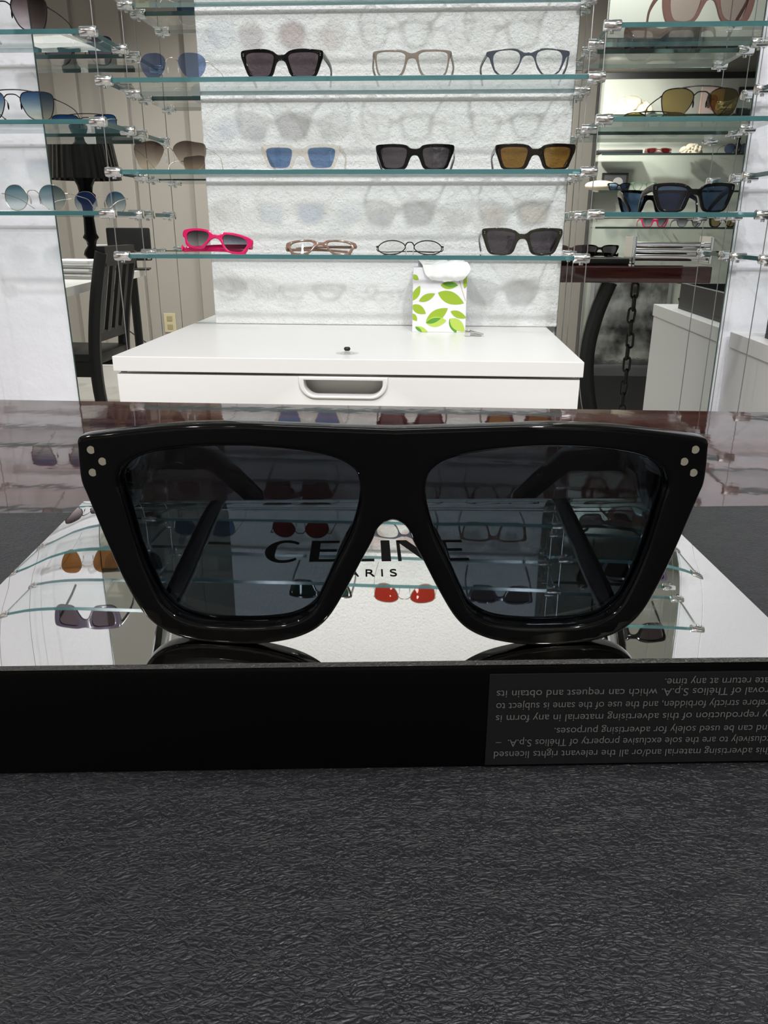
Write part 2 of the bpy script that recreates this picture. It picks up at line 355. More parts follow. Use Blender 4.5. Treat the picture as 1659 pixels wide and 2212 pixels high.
CZ = CAMZ-0.190
c0, c1 = atz(240, 770, CZ), atz(1262, 782, CZ); CX0, CX1, CY0 = c0.x, c1.x, (c0.y+c1.y)/2
t = thing('drawer_cabinet', 'white drawer cabinet carrying the green leaf tissue box', 'cabinet', ((CX0+CX1)/2, CY0, 0)); hw = (CX1-CX0)/2
obj('cabinet_top', bx((-hw, 0, CZ-0.023), (hw, MY-0.003-CY0, CZ), 0.001), M_white, t)
obj('body', bx((-hw+0.004, 0.045, 0.06), (hw-0.004, MY-0.004-CY0, CZ-0.024)), M_white, t)
dz = CZ-0.0265
hA, hB = atY(645, 803, CY0+0.004), atY(838, 848, CY0+0.004); hc = ((hA.x+hB.x)/2-(CX0+CX1)/2); hhw = (hB.x-hA.x)/2; hh = 0.034
def ushape(w, h, r, top):
    pts = [(-w, top)]
    pts += [(-w+r-r*math.cos(a), top-h+r-r*math.sin(a)) for a in [i*PI/2/8 for i in range(9)]]
    pts += [(w-r+r*math.sin(a), top-h+r-r*math.cos(a)) for a in [i*PI/2/8 for i in range(9)]]
    return pts + [(w, top)]
for k in range(4):
    zt = dz-k*0.19; hb = 0.187
    rect = [(-hw+0.004, zt-hb), (hw-0.004, zt-hb), (hw-0.004, zt-0.001), (-hw+0.004, zt-0.001)]
    hole = [(x+hc, z) for x, z in ushape(hhw-0.008, hh-0.010, 0.020, zt-0.006)]
    d = obj('drawer', plate([rect, hole], 0.018, 0.0006), M_white, t, 40); d.location = (0, 0.003, 0)
    out = [(x+hc, z) for x, z in ushape(hhw, hh, 0.026, zt-0.0005)]
    obj('handle', plate([out, hole], 0.007, 0.002), M_white, d, 50).location = (0, -0.004, 0)
    obj('handle_pocket', bx((hc-hhw+0.004, 0.036, zt-hh), (hc+hhw-0.004, 0.038, zt-0.004)), M_white, d)

# ------------------------------------------------------------------ mirrored display block with label
BR = 0.0900
BZ0, BZ1 = CAMZ-0.1198, CAMZ-0.0910
bm_ = (atz(0, 1440, BZ1)+atz(1659, 1420, BZ1))/2; bk = (atz(165, 1082, BZ1)+atz(1400, 1072, BZ1))/2
ctr = (bm_+bk)/2; ctr.z = BZ0
ctr.x += -0.002
ux = Vector((math.cos(BR), math.sin(BR), 0)); uy = Vector((-math.sin(BR), math.cos(BR), 0))
BD = (bk-bm_).dot(uy); BW = 0.1985
blk = thing('display_block', 'black display block with polished mirror top under the large sunglasses', 'display stand', ctr, BR)
bh = BZ1-BZ0
obj('body', bx((-BW/2, -BD/2, 0), (BW/2, BD/2, bh-0.0012), 0.0012), pbr('black_lacquer', (0.002, 0.002, 0.0022), 0.28, spec=0.12), blk, 40)
def plate_top():
    """thin polished sheet whose border rolls gently down"""
    b = nb(); nx, ny = 60, 40; g = []
    for j in range(ny+1):
        row = []
        for i in range(nx+1):
            x = -BW/2+BW*i/nx; y = -BD/2+BD*j/ny
            e = min(BW/2-abs(x), BD/2-y); e = max(e, 0)
            z = -0.0004*math.exp(-e/0.006) if e < 0.04 else 0
            row.append(b.verts.new((x, y, bh+z)))
        g.append(row)
    for j in range(ny):
        for i in range(nx): b.faces.new([g[j][i], g[j][i+1], g[j+1][i+1], g[j+1][i]])
    r = bmesh.ops.extrude_face_region(b, geom=b.faces[:])
    for v in [v for v in r['geom'] if isinstance(v, bmesh.types.BMVert)]: v.co.z = bh-0.0012
    return b
obj('mirror_top', plate_top(), M_plate, blk, 40)
inv = Matrix.Rotation(-BR, 3, 'Z')
def to_block(p): return inv @ (p-ctr)
# lettering printed on the mirror: C E L I N E / PARIS
lb = nb()
def poly(b, pts, z, y0=0): b.faces.new([b.verts.new((p[0], p[1], z)) for p in pts])
la, lbb = to_block(atz(566, 1214, BZ1)), to_block(atz(1015, 1213, BZ1)); lt = to_block(atz(800, 1168, BZ1))
LX0, LW_, LY0, LH = la.x, lbb.x-la.x, la.y, lt.y-la.y
def P(x, y): return (LX0+x*LW_, LY0+y*LH)
zt = bh+0.0001
def stroke(*q): poly(lb, [P(*a) for a in q], zt)
def letterE(x, w):
    stroke((x, 0), (x+0.046, 0), (x+0.046, 1), (x, 1)); stroke((x+0.046, 0), (x+w, 0), (x+w, 0.10), (x+0.046, 0.10))
    stroke((x+0.046, 0.47), (x+w*0.86, 0.47), (x+w*0.86, 0.57), (x+0.046, 0.57)); stroke((x+0.046, 0.90), (x+w*0.94, 0.90), (x+w*0.94, 1), (x+0.046, 1))
cx_, N_ = 0.098, 40
for k in range(N_):
    a0, a1 = [math.radians(48+264*(k+i)/N_) for i in (0, 1)]
    def th(a): return 0.010+0.042*max(0, -math.cos(a))
    qs = []
    for a in (a0, a1): qs.append((cx_+0.098*math.cos(a), 0.5+0.54*math.sin(a)))
    for a in (a1, a0): qs.append((cx_+(0.098-th(a))*math.cos(a), 0.5+(0.54-0.10-th(a)*0.3)*math.sin(a)))
    stroke(*qs)
letterE(0.225, 0.150)
stroke((0.40, 0), (0.446, 0), (0.446, 1), (0.40, 1)); stroke((0.446, 0), (0.54, 0), (0.54, 0.10), (0.446, 0.10))
stroke((0.575, 0), (0.621, 0), (0.621, 1), (0.575, 1))
stroke((0.655, 0), (0.672, 0), (0.672, 1), (0.655, 1)); stroke((0.655, 1), (0.708, 1), (0.835, 0), (0.782, 0)); stroke((0.818, 0), (0.835, 0), (0.835, 1), (0.818, 1))
letterE(0.862, 0.138)
me = text_mesh('P A R I S')
xs = [v.co.x for v in me.vertices]; ys = [v.co.y for v in me.vertices]; x0, x1, y0, y1 = min(xs), max(xs), min(ys), max(ys)
pa, pb2, ptop = to_block(atz(722, 1246, BZ1)), to_block(atz(858, 1246, BZ1)), to_block(atz(800, 1230, BZ1))
for v in me.vertices:
    v.co = (pa.x+(v.co.x-x0)/(x1-x0)*(pb2.x-pa.x), pa.y+(v.co.y-y0)/(y1-y0)*(ptop.y-pa.y), zt)
lb.from_mesh(me)
obj('lettering', lb, pbr('black_print', (0.006, 0.006, 0.006), 0.7, spec=0.03), blk)
# label with upside-down print on the front face
def to_face(px, py):
    d = ray(px, py); n = uy; p0 = ctr - uy*(BD/2)
    s = (p0-CAM).dot(n)/d.dot(n); return to_block(CAM+d*s)
f0, f1 = to_face(1055, 1456), to_face(1049, 1662)
fy = -BD/2-0.0002
sx0 = (f0.x+f1.x)/2
st = obj('sticker', bx((sx0, fy-0.0001, max(f1.z, 0.001)), (BW/2-0.003, fy+0.0002, f0.z)), bump(pbr('charcoal_label', (0.010, 0.010, 0.011), 0.5, spec=0.5), 300, 0.1, 0.0004), blk)
lines = ['This advertising material and/or all the relevant rights licensed', 'exclusively to are the sole exclusive property of Thélios S.p.A.  –',
         'only and can be used solely for advertising purposes.', 'Any reproduction of this advertising material in any form is',
         'therefore strictly forbidden, and the use of the same is subject to', 'approval of Thélios S.p.A. which can request and obtain its', 'immediate return at any time.']
ends = [(1066, 1628), (1070, 1603), (1196, 1577), (1070, 1550), (1071, 1524), (1072, 1497), (1434, 1471)]
tb = nb(); base = [to_face(x, y) for x, y in ends]
me0 = text_mesh(lines[0]); w0 = max(v.co.x for v in me0.vertices)-min(v.co.x for v in me0.vertices)
full = (to_face(1659, 1628).x-base[0].x)*65.5/64.5; sc = full/w0
for s, q in zip(lines, base):
    me = text_mesh(s); xs = [v.co.x for v in me.vertices]; xa, xb = min(xs), max(xs)
    just = (full+(base[0].x-q.x))/(xb-xa) if len(s) > 55 else sc
    for v in me.vertices: v.co = (q.x+(xb-v.co.x)*just, fy-0.0003, q.z-(v.co.y-0.33)*sc*1.06)
    tb.from_mesh(me)
obj('label_print', tb, pbr('grey_print', (0.17, 0.17, 0.17), 0.6), st)

# ------------------------------------------------------------------ lens surface
def lens_mesh(contour, y0=0.0, dome=None, thick=0.0016, rings=5):
    """contour: list of (x, z); the sheet follows y = y0 + dome(x, z)"""
    b = nb(); n = len(contour); cx = sum(p[0] for p in contour)/n; cz = sum(p[-1] for p in contour)/n
    D = dome or (lambda x, z: 0)
    sides = []
    for dy in (0, thick):
        c = b.verts.new((cx, y0+dy+D(cx, cz), cz)); R = []
        for k in range(1, rings+1):
            s = k/rings; R.append([b.verts.new((cx+(p[0]-cx)*s, y0+dy+D(cx+(p[0]-cx)*s, cz+(p[-1]-cz)*s), cz+(p[-1]-cz)*s)) for p in contour])
        mi = 0 if dy == 0 else 1
        for i in range(n):
            f = b.faces.new([c, R[0][i], R[0][(i+1) % n]]); f.material_index = mi
            for k in range(rings-1):
                f = b.faces.new([R[k][i], R[k+1][i], R[k+1][(i+1) % n], R[k][(i+1) % n]]); f.material_index = mi
        sides.append(R[-1])
    for i in range(n):
        f = b.faces.new([sides[0][i], sides[1][i], sides[1][(i+1) % n], sides[0][(i+1) % n]]); f.material_index = 1
    return b

# ------------------------------------------------------------------ the large sunglasses in front
hx = Vector((math.cos(YAW), math.sin(YAW), 0)); hy = Vector((-math.sin(YAW), math.cos(YAW), 0))
WR_ = 0.30
_c = atz(529, 1387, BZ1); _x = (atz(529, 1387, BZ1)-atz(850, 1387, BZ1)).dot(hx)
HC = _c - hx*_x - hy*(_x*_x/(2*WR_)+0.0019)      # rims touch the mirror here
def hero_pt(px, py):
    """where the pixel's line of sight meets the gently curved front of the frame, in the frame's own x,z"""
    d = ray(px, py); o_ = CAM-HC; ol = Vector((o_.dot(hx), o_.dot(hy), o_.z)); dl = Vector((d.dot(hx), d.dot(hy), d.z)); x = 0.0
    for _ in range(12):
        s = (x*x/(2*WR_)-ol.y)/dl.y; x = ol.x+dl.x*s
    return (x, ol.z+dl.z*s)
outl = [(850, 920), (735, 916), (620, 912), (507, 908), (371, 912), (281, 921), (213, 929), (180, 934), (168, 938), (164, 946), (165, 958), (168, 999), (174, 1036), (184, 1060), (202, 1103), (236, 1184), (272, 1261), (308, 1320), (344, 1352), (389, 1372), (444, 1383), (529, 1388), (588, 1384), (642, 1373), (683, 1354), (710, 1329), (742, 1279), (778, 1212), (805, 1162), (815, 1139), (826, 1127), (838, 1121), (850, 1119)]
lens_px = [(502, 957), (416, 960), (353, 967), (308, 977), (275, 993), (257, 1012), (252, 1033), (260, 1064), (276, 1121), (299, 1194), (326, 1257), (349, 1297), (380, 1325), (425, 1341), (507, 1348), (597, 1345), (642, 1335), (679, 1311), (697, 1279), (724, 1221), (756, 1157), (774, 1103), (780, 1067), (779, 1040), (769, 1013), (751, 997), (715, 981), (665, 970), (588, 961)]
half = [hero_pt(*p) for p in outl]
xc = half[0][0]
half = [(x-xc, z) for x, z in half]; half[0] = (0, half[0][1]); half[-1] = (0, half[-1][1])
lc = [(x-xc, z) for x, z in [hero_pt(*p) for p in lens_px]]
zmin = min(z for x, z in half); half = [(x, z-zmin) for x, z in half]; lc = [(x, z-zmin) for x, z in lc]
hl = crom([(x, 0, z) for x, z in half], n=5); left = [(p.x, p.z) for p in hl]
outer = left + [(-x, z) for x, z in left[-2:0:-1]]
lens_c = [(p.x, p.z) for p in crom([(x, 0, z) for x, z in lc], closed=True, n=4)]
rlens = [(-x, z) for x, z in lens_c]
hero = thing('sunglasses', 'large black flat top sunglasses standing on the mirrored block in front', 'sunglasses', (HC + hx*xc), YAW)
hero.location.z = BZ1+0.0001
wrap = lambda x, z: x*x/(2*WR_)
obj('frame_front', plate([outer, lens_c, rlens], 0.0046, 0.0010, 0.004, wrap, 3), M_black, hero, 35)
M_herolens = glassy('smoke_lens', (0.265, 0.295, 0.325), 1.5, boost=0.6)
M_lensback = glassy('smoke_lens_back', (0.265, 0.295, 0.325), 1.5, boost=0.35)
for cc in (lens_c, rlens):
    cxm = sum(p[0] for p in cc)/len(cc); czm = sum(p[1] for p in cc)/len(cc)
    big = [(cxm+(x-cxm)*1.02, czm+(z-czm)*1.02) for x, z in cc]
    obj('lens', lens_mesh(big, 0.0020, lambda x, z: wrap(x, z)+((x-cxm)**2+(z-czm)**2)/0.6, 0.0018, 8), [M_herolens, M_lensback], hero, 60)
    # inner groove lip of the rim
    lip = [(cxm+(x-cxm)*0.985, czm+(z-czm)*0.985) for x, z in cc]
    obj('rim_lip', plate([[(cxm+(x-cxm)*1.03, czm+(z-czm)*1.03) for x, z in cc], lip], 0.0022, 0.0004, 0.004, lambda x, z: wrap(x, z)+0.0032, 1), M_black, hero, 40)
M_rivet = pbr('pale_rivet', (0.62, 0.58, 0.48), 0.35, 0.6)
for px, py in ((196, 964), (221, 989), (200, 1013), (1503, 964), (1479, 990), (1499, 1014)):
    x, z = hero_pt(px, py); x -= xc; z -= zmin
    b = nb(); cyl(b, (x, wrap(x, z)-0.00015, z), (x, wrap(x, z)+0.001, z), 0.00088, 16)
    obj('rivet', b, M_rivet, hero, 50)
xt = max(abs(x) for x, z in half)
for s in (-1, 1):
    zz = half[9][1]-0.0125
    y0 = wrap(xt, 0)+0.004
    p = crom([(s*(xt-0.003), y0, zz), (s*(xt-0.0035), y0+0.02, zz-0.004), (s*0.0715, 0.070, 0.0270), (s*0.0690, 0.100, 0.0180), (s*0.0665, 0.125, 0.0095), (s*0.0640, 0.150, -0.0050), (s*0.0575, 0.174, -0.0240)], n=6)
    K = len(p); ws = [0.0042]*K; hs = [0.0135-0.0055*(i/(K-1)) for i in range(K)]
    hs = [h*(1.0 if i < K*0.8 else 1.05) for i, h in enumerate(hs)]
    obj('temple', ribbon(nb(), p, ws, hs), M_black, hero, 50)
for s in (-1, 1):
    b = nb(); bmesh.ops.create_uvsphere(b, u_segments=12, v_segments=8, radius=1)
    for v in b.verts: v.co = (v.co.x*0.0015+s*0.0105, v.co.y*0.003+0.0065, v.co.z*0.0075+0.0225)
    for v in b.verts: v.co.x += s*(0.0225-v.co.z)*0.4
    obj('nose_pad', b, M_black, hero, 60)

# ------------------------------------------------------------------ eyewear on the shelves
SHAPES = {
 'square': dict(o=[(0, .80), (.08, .80), (.20, .92), (.42, 1.0), (.75, 1.0), (.97, .97), (1, .93), (1, .74), (.96, .58), (.90, .32), (.82, .09), (.74, .02), (.60, 0), (.38, 0), (.27, .04), (.20, .15), (.145, .38), (.10, .53), (.05, .59), (0, .60)],
                l=[(.24, .83), (.50, .885), (.78, .885), (.87, .83), (.88, .68), (.82, .36), (.75, .14), (.65, .08), (.42, .07), (.31, .12), (.24, .33), (.185, .60), (.18, .75)]),
 'thin': dict(o=[(0, .86), (.08, .88), (.22, .97), (.45, 1.0), (.75, 1.0), (.97, .97), (1.0, .93), (1.0, .78), (.955, .68), (.92, .36), (.85, .10), (.74, .015), (.62, 0), (.42, 0), (.28, .05), (.20, .18), (.13, .50), (.08, .66), (0, .69)],
                l=[(.26, .89), (.50, .93), (.78, .93), (.88, .88), (.905, .76), (.875, .38), (.80, .12), (.70, .055), (.44, .05), (.32, .10), (.23, .30), (.175, .62), (.175, .80)]),
 'panto': dict(o=[(0, .86), (.06, .84), (.16, .90), (.30, .99), (.5, 1.0), (.75, .97), (.98, .93), (1.0, .90), (1.0, .78), (.94, .72), (.88, .50), (.78, .18), (.64, .03), (.52, 0), (.38, .05), (.25, .24), (.17, .52), (.12, .68), (.06, .74), (0, .74)],
                l=[(.25, .87), (.38, .94), (.55, .95), (.74, .91), (.82, .78), (.83, .60), (.76, .26), (.64, .09), (.52, .055), (.39, .10), (.28, .30), (.20, .56), (.20, .75)]),
 'chunky': dict(o=[(0, .82), (.10, .83), (.2, .94), (.42, 1.0), (.78, 1.0), (.97, .97), (1, .93), (.985, .68), (.95, .55), (.89, .30), (.83, .09), (.74, .02), (.60, 0), (.36, 0), (.26, .03), (.20, .12), (.14, .34), (.09, .50), (.05, .55), (0, .56)],
                l=[(.26, .84), (.5, .875), (.78, .865), (.86, .80), (.86, .62), (.81, .32), (.74, .13), (.64, .09), (.38, .09), (.30, .15), (.245, .36), (.205, .62), (.21, .77)]),
 'low': dict(o=[(0, .80), (.08, .80), (.20, .95), (.45, 1.0), (.75, .96), (.97, .86), (1.0, .80), (1.0, .55), (.93, .45), (.86, .14), (.76, .02), (.55, 0), (.36, .04), (.26, .2), (.14, .50), (.06, .60), (0, .62)],
                l=[(.26, .84), (.45, .88), (.68, .85), (.82, .76), (.87, .62), (.83, .36), (.75, .16), (.60, .10), (.42, .12), (.31, .26), (.22, .52), (.20, .70)]),
 'big': dict(o=[(0, .92), (.10, .94), (.25, .99), (.5, 1.0), (.8, 1.0), (.96, .97), (1.0, .88), (1.0, .60), (.96, .32), (.88, .10), (.76, .01), (.55, 0), (.36, .02), (.25, .14), (.14, .42), (.07, .55), (0, .58)],
                l=[(.28, .86), (.5, .88), (.74, .87), (.82, .80), (.84, .60), (.80, .30), (.72, .13), (.58, .09), (.42, .10), (.32, .18), (.24, .38), (.20, .62), (.21, .78)]),
}
WIRES = {   # lens outlines only
 'aviator': [(.22, .80), (.40, .97), (.65, 1.0), (.90, .93), (.98, .78), (.97, .45), (.90, .15), (.76, .02), (.60, 0), (.44, .08), (.30, .30), (.21, .58)],
 'navigator': [(.20, .72), (.28, .95), (.50, 1.0), (.85, .98), (.95, .90), (.98, .70), (.92, .25), (.84, .06), (.70, 0), (.50, .02), (.36, .14), (.25, .42)],
 'round': [(.17, .52), (.22, .76), (.36, .95), (.55, 1.0), (.74, .94), (.88, .76), (.92, .52), (.88, .26), (.76, .07), (.57, 0), (.38, .06), (.24, .25)],
 'oval': [(.13, .50), (.20, .76), (.40, .96), (.58, 1.0), (.76, .94), (.92, .72), (.96, .50), (.90, .24), (.74, .05), (.55, 0), (.34, .06), (.19, .26)],
 'butterfly': [(.12, .72), (.22, .90), (.45, 1.0), (.72, .96), (.94, .90), (.98, .72), (.93, .35), (.84, .10), (.68, 0), (.50, .04), (.34, .18), (.20, .46)],
 'pillow': [(.18, .62), (.22, .84), (.34, .97), (.55, 1.0), (.76, .96), (.90, .80), (.93, .58), (.87, .30), (.74, .08), (.58, 0), (.42, .06), (.28, .26)],
}
def wrapf(x, z): return x*x/0.44
def smooth_loop(pts, w, h, n=4): return [(p.x*w/2, p.z*h) for p in crom([(x, 0, z) for x, z in pts], closed=True, n=n)]
def temple_path(W, hz, L, s, splay=0.0, drop=True):
    e = W/2-0.0015
    if drop: return crom([(s*e, 0.006, hz), (s*(e+0.002+splay*.5), 0.04, hz-0.003), (s*(e+0.003+splay), L*0.66, hz*0.72), (s*(e+splay), L*0.86, hz*0.42), (s*(e-0.003+splay), L, 0.0048)], n=5)
def acetate(W, H, shape, fmat, lens, label, cat, loc, rz=0.0, kind='sunglasses', th=0.0048, L=0.122, rivets=False, tmat=None, th_h=0.010, group=None, splay=0.0, folded=False, lean=0.0, roll=0.0):
    root = thing(kind, label, cat, loc, rz, group)
    S = SHAPES[shape]; hl = [(p.x*W/2, p.z*H) for p in crom([(x, 0, z) for x, z in S['o']], n=4)]
    outer = hl + [(-x, z) for x, z in hl[-2:0:-1]]
    ll = smooth_loop(S['l'], W, H); l2 = [(-x, z) for x, z in ll]
    front = obj('frame_front', plate([outer, ll, l2], th, 0.0009, 0.012, wrapf, 2), fmat, root, 40)
    for c in (ll, l2): obj('lens', lens_mesh(c, 0.0018, wrapf, 0.0015, 3), lens, front, 60)
    if rivets:
        for s in (-1, 1):
            for dz in (0.86, 0.80):
                b = nb(); x = s*W/2*0.94; cyl(b, (x, wrapf(x, 0)-0.0002, dz*H), (x, wrapf(x, 0)+0.001, dz*H), 0.0007, 8); obj('rivet', b, M_silver, front)
    y0 = wrapf(W/2, 0)
    for s in (-1, 1):
        if folded:
            zz = 0.006 if s < 0 else 0.011; yy = y0+0.012+(0.004 if s > 0 else 0)
            p = crom([(s*(W/2-0.001), y0+0.003, zz+0.004), (s*(W/2-0.001), yy-0.003, zz), (s*(W/2-0.012), yy+0.001, zz), (0, yy+0.002, zz), (-s*(W/2-0.016), yy+0.001, zz-0.003)], n=5)
        else: p = [(x, y+y0-0.003, z) for x, y, z in temple_path(W, H*0.84, L-y0, s, splay)]
        K = len(p)
        obj('temple', ribbon(nb(), p, [0.0036]*K, [th_h-(th_h*0.35)*i/(K-1) for i in range(K)]), tmat or fmat, root, 50)
    if lean: front.rotation_euler = (-lean, roll, 0)
    if roll: front.location.z = abs(roll)*W*0.32
    if roll and not lean: front.rotation_euler = (0, roll, 0)
    return root
def wire(W, H, shape, rmat, lens, label, cat, loc, rz=0.0, kind='sunglasses', r=0.0009, L=0.122, topbar=False, rimless=False, bridge_z=0.62, hinge=0.80, lens_w=1.0, tip=None, group=None, folded=False, lean=0.0, splay=0.002):
    if not rimless: loc = (loc[0], loc[1], loc[2]+r)
    root = thing(kind, label, cat, loc, rz, group)
    ll = smooth_loop(WIRES[shape], W, H); l2 = [(-x, z) for x, z in ll]
    xi = min(x for x, z in ll); xo = max(x for x, z in ll)
    front = None; b = nb()
    zb = bridge_z*H; xb = min(x for x, z in ll if abs(z-zb) < H*0.12)
    bp = crom([(-xb, wrapf(xb, 0), zb), (-xb*0.6, -0.001, zb+0.0045), (0, -0.0015, zb+0.0055), (xb*0.6, -0.001, zb+0.0045), (xb, wrapf(xb, 0), zb)], n=4)
    tube(b, bp, r*1.1, 6); front = obj('bridge', b, rmat, root, 60)
    for c, s in ((ll, 1), (l2, -1)):
        if not rimless:
            b = nb(); tube(b, [(x, wrapf(x, z)+0.0008, z) for x, z in c], r, 6, closed=True); obj('rim', b, rmat, front, 60)
        obj('lens', lens_mesh(c, 0.0002, wrapf, 0.0013, 3), lens, front, 60)
        b = nb(); xn = xb*0.95
        tube(b, [(s*xn, wrapf(xn, 0)+0.001, zb-0.002), (s*xn*0.9, 0.006, zb-0.005), (s*(xn*0.9), 0.006, zb-0.010)], 0.0005, 5)
        q = bmesh.ops.create_uvsphere(b, u_segments=8, v_segments=6, radius=1)
        for v in q['verts']: v.co = (s*xn*0.88+v.co.x*0.0014, 0.007+v.co.y*0.002, zb-0.012+v.co.z*0.006)
        obj('nose_pad', b, M_pad if tip is None else tip, front, 60)
        b = nb(); hz = hinge*H; ex = s*(max(x for x, z in ll if abs(z-hz) < H*0.15)); ye = wrapf(ex, 0)
        tube(b, [(ex, ye, hz), (s*W/2, ye+0.0005, hz), (s*W/2, ye+0.006, hz)], r*1.4, 6); obj('end_piece', b, rmat, front, 60)
        if folded: p = crom([(s*W/2, ye+0.006, hz*0.5), (s*(W/2-0.002), ye+0.010+0.002*s, 0.004), (0, ye+0.013+0.002*s, 0.0035), (-s*(W/2-0.015), ye+0.012+0.002*s, 0.002)], n=5)
        else: p = [(x, y+ye, z) for x, y, z in temple_path(W+0.002, hz, L-ye, s, splay)]
        K = len(p); k0 = int(K*0.72)
        t_ = obj('temple', tube(nb(), p, [r*0.95]*K, 6), rmat, root, 60)
        if tip is not None: obj('temple_tip', tube(nb(), p[k0:], [r*1.8]*(K-k0), 6), tip, t_, 60)
    if topbar:
        b = nb(); zt = H*0.985; xa = W/2*0.5
        tube(b, crom([(-xa*1.2, wrapf(xa*1.2, 0), zt), (-xa*0.5, wrapf(xa*.5, 0)-0.0005, zt+0.003), (0, -0.0005, zt+0.0035), (xa*0.5, wrapf(xa*.5, 0)-0.0005, zt+0.003), (xa*1.2, wrapf(xa*1.2, 0), zt)], n=4), r*1.1, 6); obj('top_bar', b, rmat, front, 60)
    if lean: front.rotation_euler = (-lean, 0, 0)
    return root

def L_(name, tint, grad=None, back=None, boost=1.0):
    f = glassy(name, tint, 1.5, grad=grad, boost=boost)
    return [f, glassy(name+'_back', tint, 1.5, gloss=back, grad=grad, boost=1.6) if back else f]
L_clear = L_('clear_lens', (0.97, 0.975, 0.97))
L_grey = L_('grey_violet_lens', (0.35, 0.305, 0.33))
L_dgrey = L_('dark_grey_lens', (0.30, 0.28, 0.30))
L_blue = L_('blue_lens', (0.41, 0.52, 0.68), back=(0.25, 0.3, 1.0))
L_steel = L_('steel_blue_lens', (0.50, 0.585, 0.74), back=(0.25, 0.3, 1.0))
L_navy = L_('navy_lens', (0.30, 0.39, 0.54), back=(0.25, 0.4, 0.9))
L_amber = L_('amber_lens', (0.50, 0.37, 0.18))
L_olive = L_('olive_lens', (0.60, 0.53, 0.33))
L_browng = L_('brown_gradient_lens', (0.5, 0.4, 0.35), grad=((0.90, 0.86, 0.80), (0.29, 0.245, 0.23)))
L_brownb = L_('plum_gradient_lens', (0.5, 0.4, 0.4), grad=((0.88, 0.83, 0.84), (0.28, 0.23, 0.235)), back=(0.2, 0.2, 1.0))
L_blueg = L_('blue_gradient_lens', (0.4, 0.5, 0.6), grad=((0.86, 0.88, 0.80), (0.12, 0.29, 0.46)), back=(0.1, 0.2, 1.0))
L_tealg = L_('teal_gradient_lens', (0.4, 0.5, 0.5), grad=((0.90, 0.94, 0.92), (0.23, 0.37, 0.41)), back=(0.15, 0.25, 1.0))
L_greyg = L_('grey_gradient_lens', (0.4, 0.4, 0.4), grad=((0.75, 0.76, 0.80), (0.27, 0.28, 0.31)))
L_red = L_('brick_red_lens', (0.62, 0.16, 0.11))
L_wine = L_('wine_lens', (0.42, 0.08, 0.10))
L_green = L_('bottle_green_lens', (0.10, 0.22, 0.18))
L_tan = L_('tan_lens', (0.55, 0.36, 0.2))
L_rose = L_('rose_lens', (0.78, 0.70, 0.69), back=(0.5, 0.5, 0.9))
def clear_plastic(name, col, al=0.5, rough=0.08, tint=None):
    if name in MATS: return MATS[name]
    m, N, L = nodes(name); b = N['Principled BSDF']; b.inputs['Base Color'].default_value = (*col, 1); b.inputs['Roughness'].default_value = rough
    tr = N.new('ShaderNodeBsdfTransparent'); tr.inputs[0].default_value = (*(tint or [min(1, c*1.35) for c in col]), 1); mx = N.new('ShaderNodeMixShader'); mx.inputs[0].default_value = al
    L.new(tr.outputs[0], mx.inputs[1]); L.new(b.outputs[0], mx.inputs[2]); L.new(mx.outputs[0], N['Material Output'].inputs['Surface']); MATS[name] = m; return m
A_crystal = clear_plastic('crystal_acetate', (0.60, 0.57, 0.53), 0.18, tint=(0.93, 0.91, 0.88))
A_taupe = clear_plastic('taupe_acetate', (0.22, 0.19, 0.165), 0.5, tint=(0.72, 0.66, 0.60))
A_grey = clear_plastic('slate_acetate', (0.065, 0.075, 0.095), 0.82)
A_pink = pbr('hot_pink_acetate', (0.58, 0.012, 0.105), 0.1)
A_beige = clear_plastic('beige_acetate', (0.27, 0.17, 0.125), 0.75)
A_olive = pbr('dark_olive_acetate', (0.018, 0.018, 0.012), 0.08, coat=0.3)
A_tort = pbr('tortoise_acetate', (0.005, 0.003, 0.002), 0.07)
A_rose = clear_plastic('rose_brown_acetate', (0.19, 0.105, 0.095), 0.42, tint=(0.66, 0.52, 0.49))
A_plum = clear_plastic('plum_acetate', (0.10, 0.08, 0.12), 0.85)

# ------------------------------------------------------------------ glass shelves on cables
YF, YB = 1.470, 1.6095
XA, XB, XC, XD = -0.940, -0.574, 0.2635, 0.562
GT = 0.0078
ZS = {k: CAMZ+v for k, v in {'S3': -0.0529, 'S2': 0.0866, 'S1': 0.2286, 'S0': 0.370, 'SA': 0.511, 'L3': 0.0190, 'L2': 0.1660, 'L1': 0.3010, 'L0': 0.443, 'LA': 0.585}.items()}
def shelf(x0, x1, z, label, group, left=True, right=True):
    t = thing('glass_shelf', label, 'shelf', ((x0+x1)/2, (YF+YB)/2, z), 0, group); h = (x1-x0)/2-0.006; d = (YB-YF)/2
    b = nb(); box(b, (-h, -d-0.003, -GT/2), (h, d+0.003, GT/2), 0.0006)
    bmesh.ops.recalc_face_normals(b, faces=b.faces[:])
    for f in b.faces: f.material_index = 0 if abs(f.normal.z) > 0.9 else 1
    me = bpy.data.meshes.new('pane'); b.to_mesh(me); b.free(); link_mesh('pane', me, [M_glass, M_gedge], t)
    for s, on in ((-1, left), (1, right)):
        if not on: continue
        for y in (-d, d):
            b = nb(); xe = s*((x1-x0)/2+0.005); xi = s*((x1-x0)/2-0.023)
            cyl(b, (xe, y, 0), (xi, y, 0), 0.0082, 20, 0.0012)
            tube(b, [(s*(x1-x0)/2, y, 0.0086), (s*(x1-x0)/2, y, -0.0086)], 0.0026, 10)
            tube(b, [((xe+xi)/2, y, -0.008), ((xe+xi)/2, y, -0.0115)], 0.0035, 10)
            obj('clamp', b, M_chrome, t, 40)
names = {'S3': 'lowest', 'S2': 'second lowest', 'S1': 'third lowest', 'S0': 'fourth lowest', 'SA': 'fifth lowest', 'SB': 'sixth lowest'}
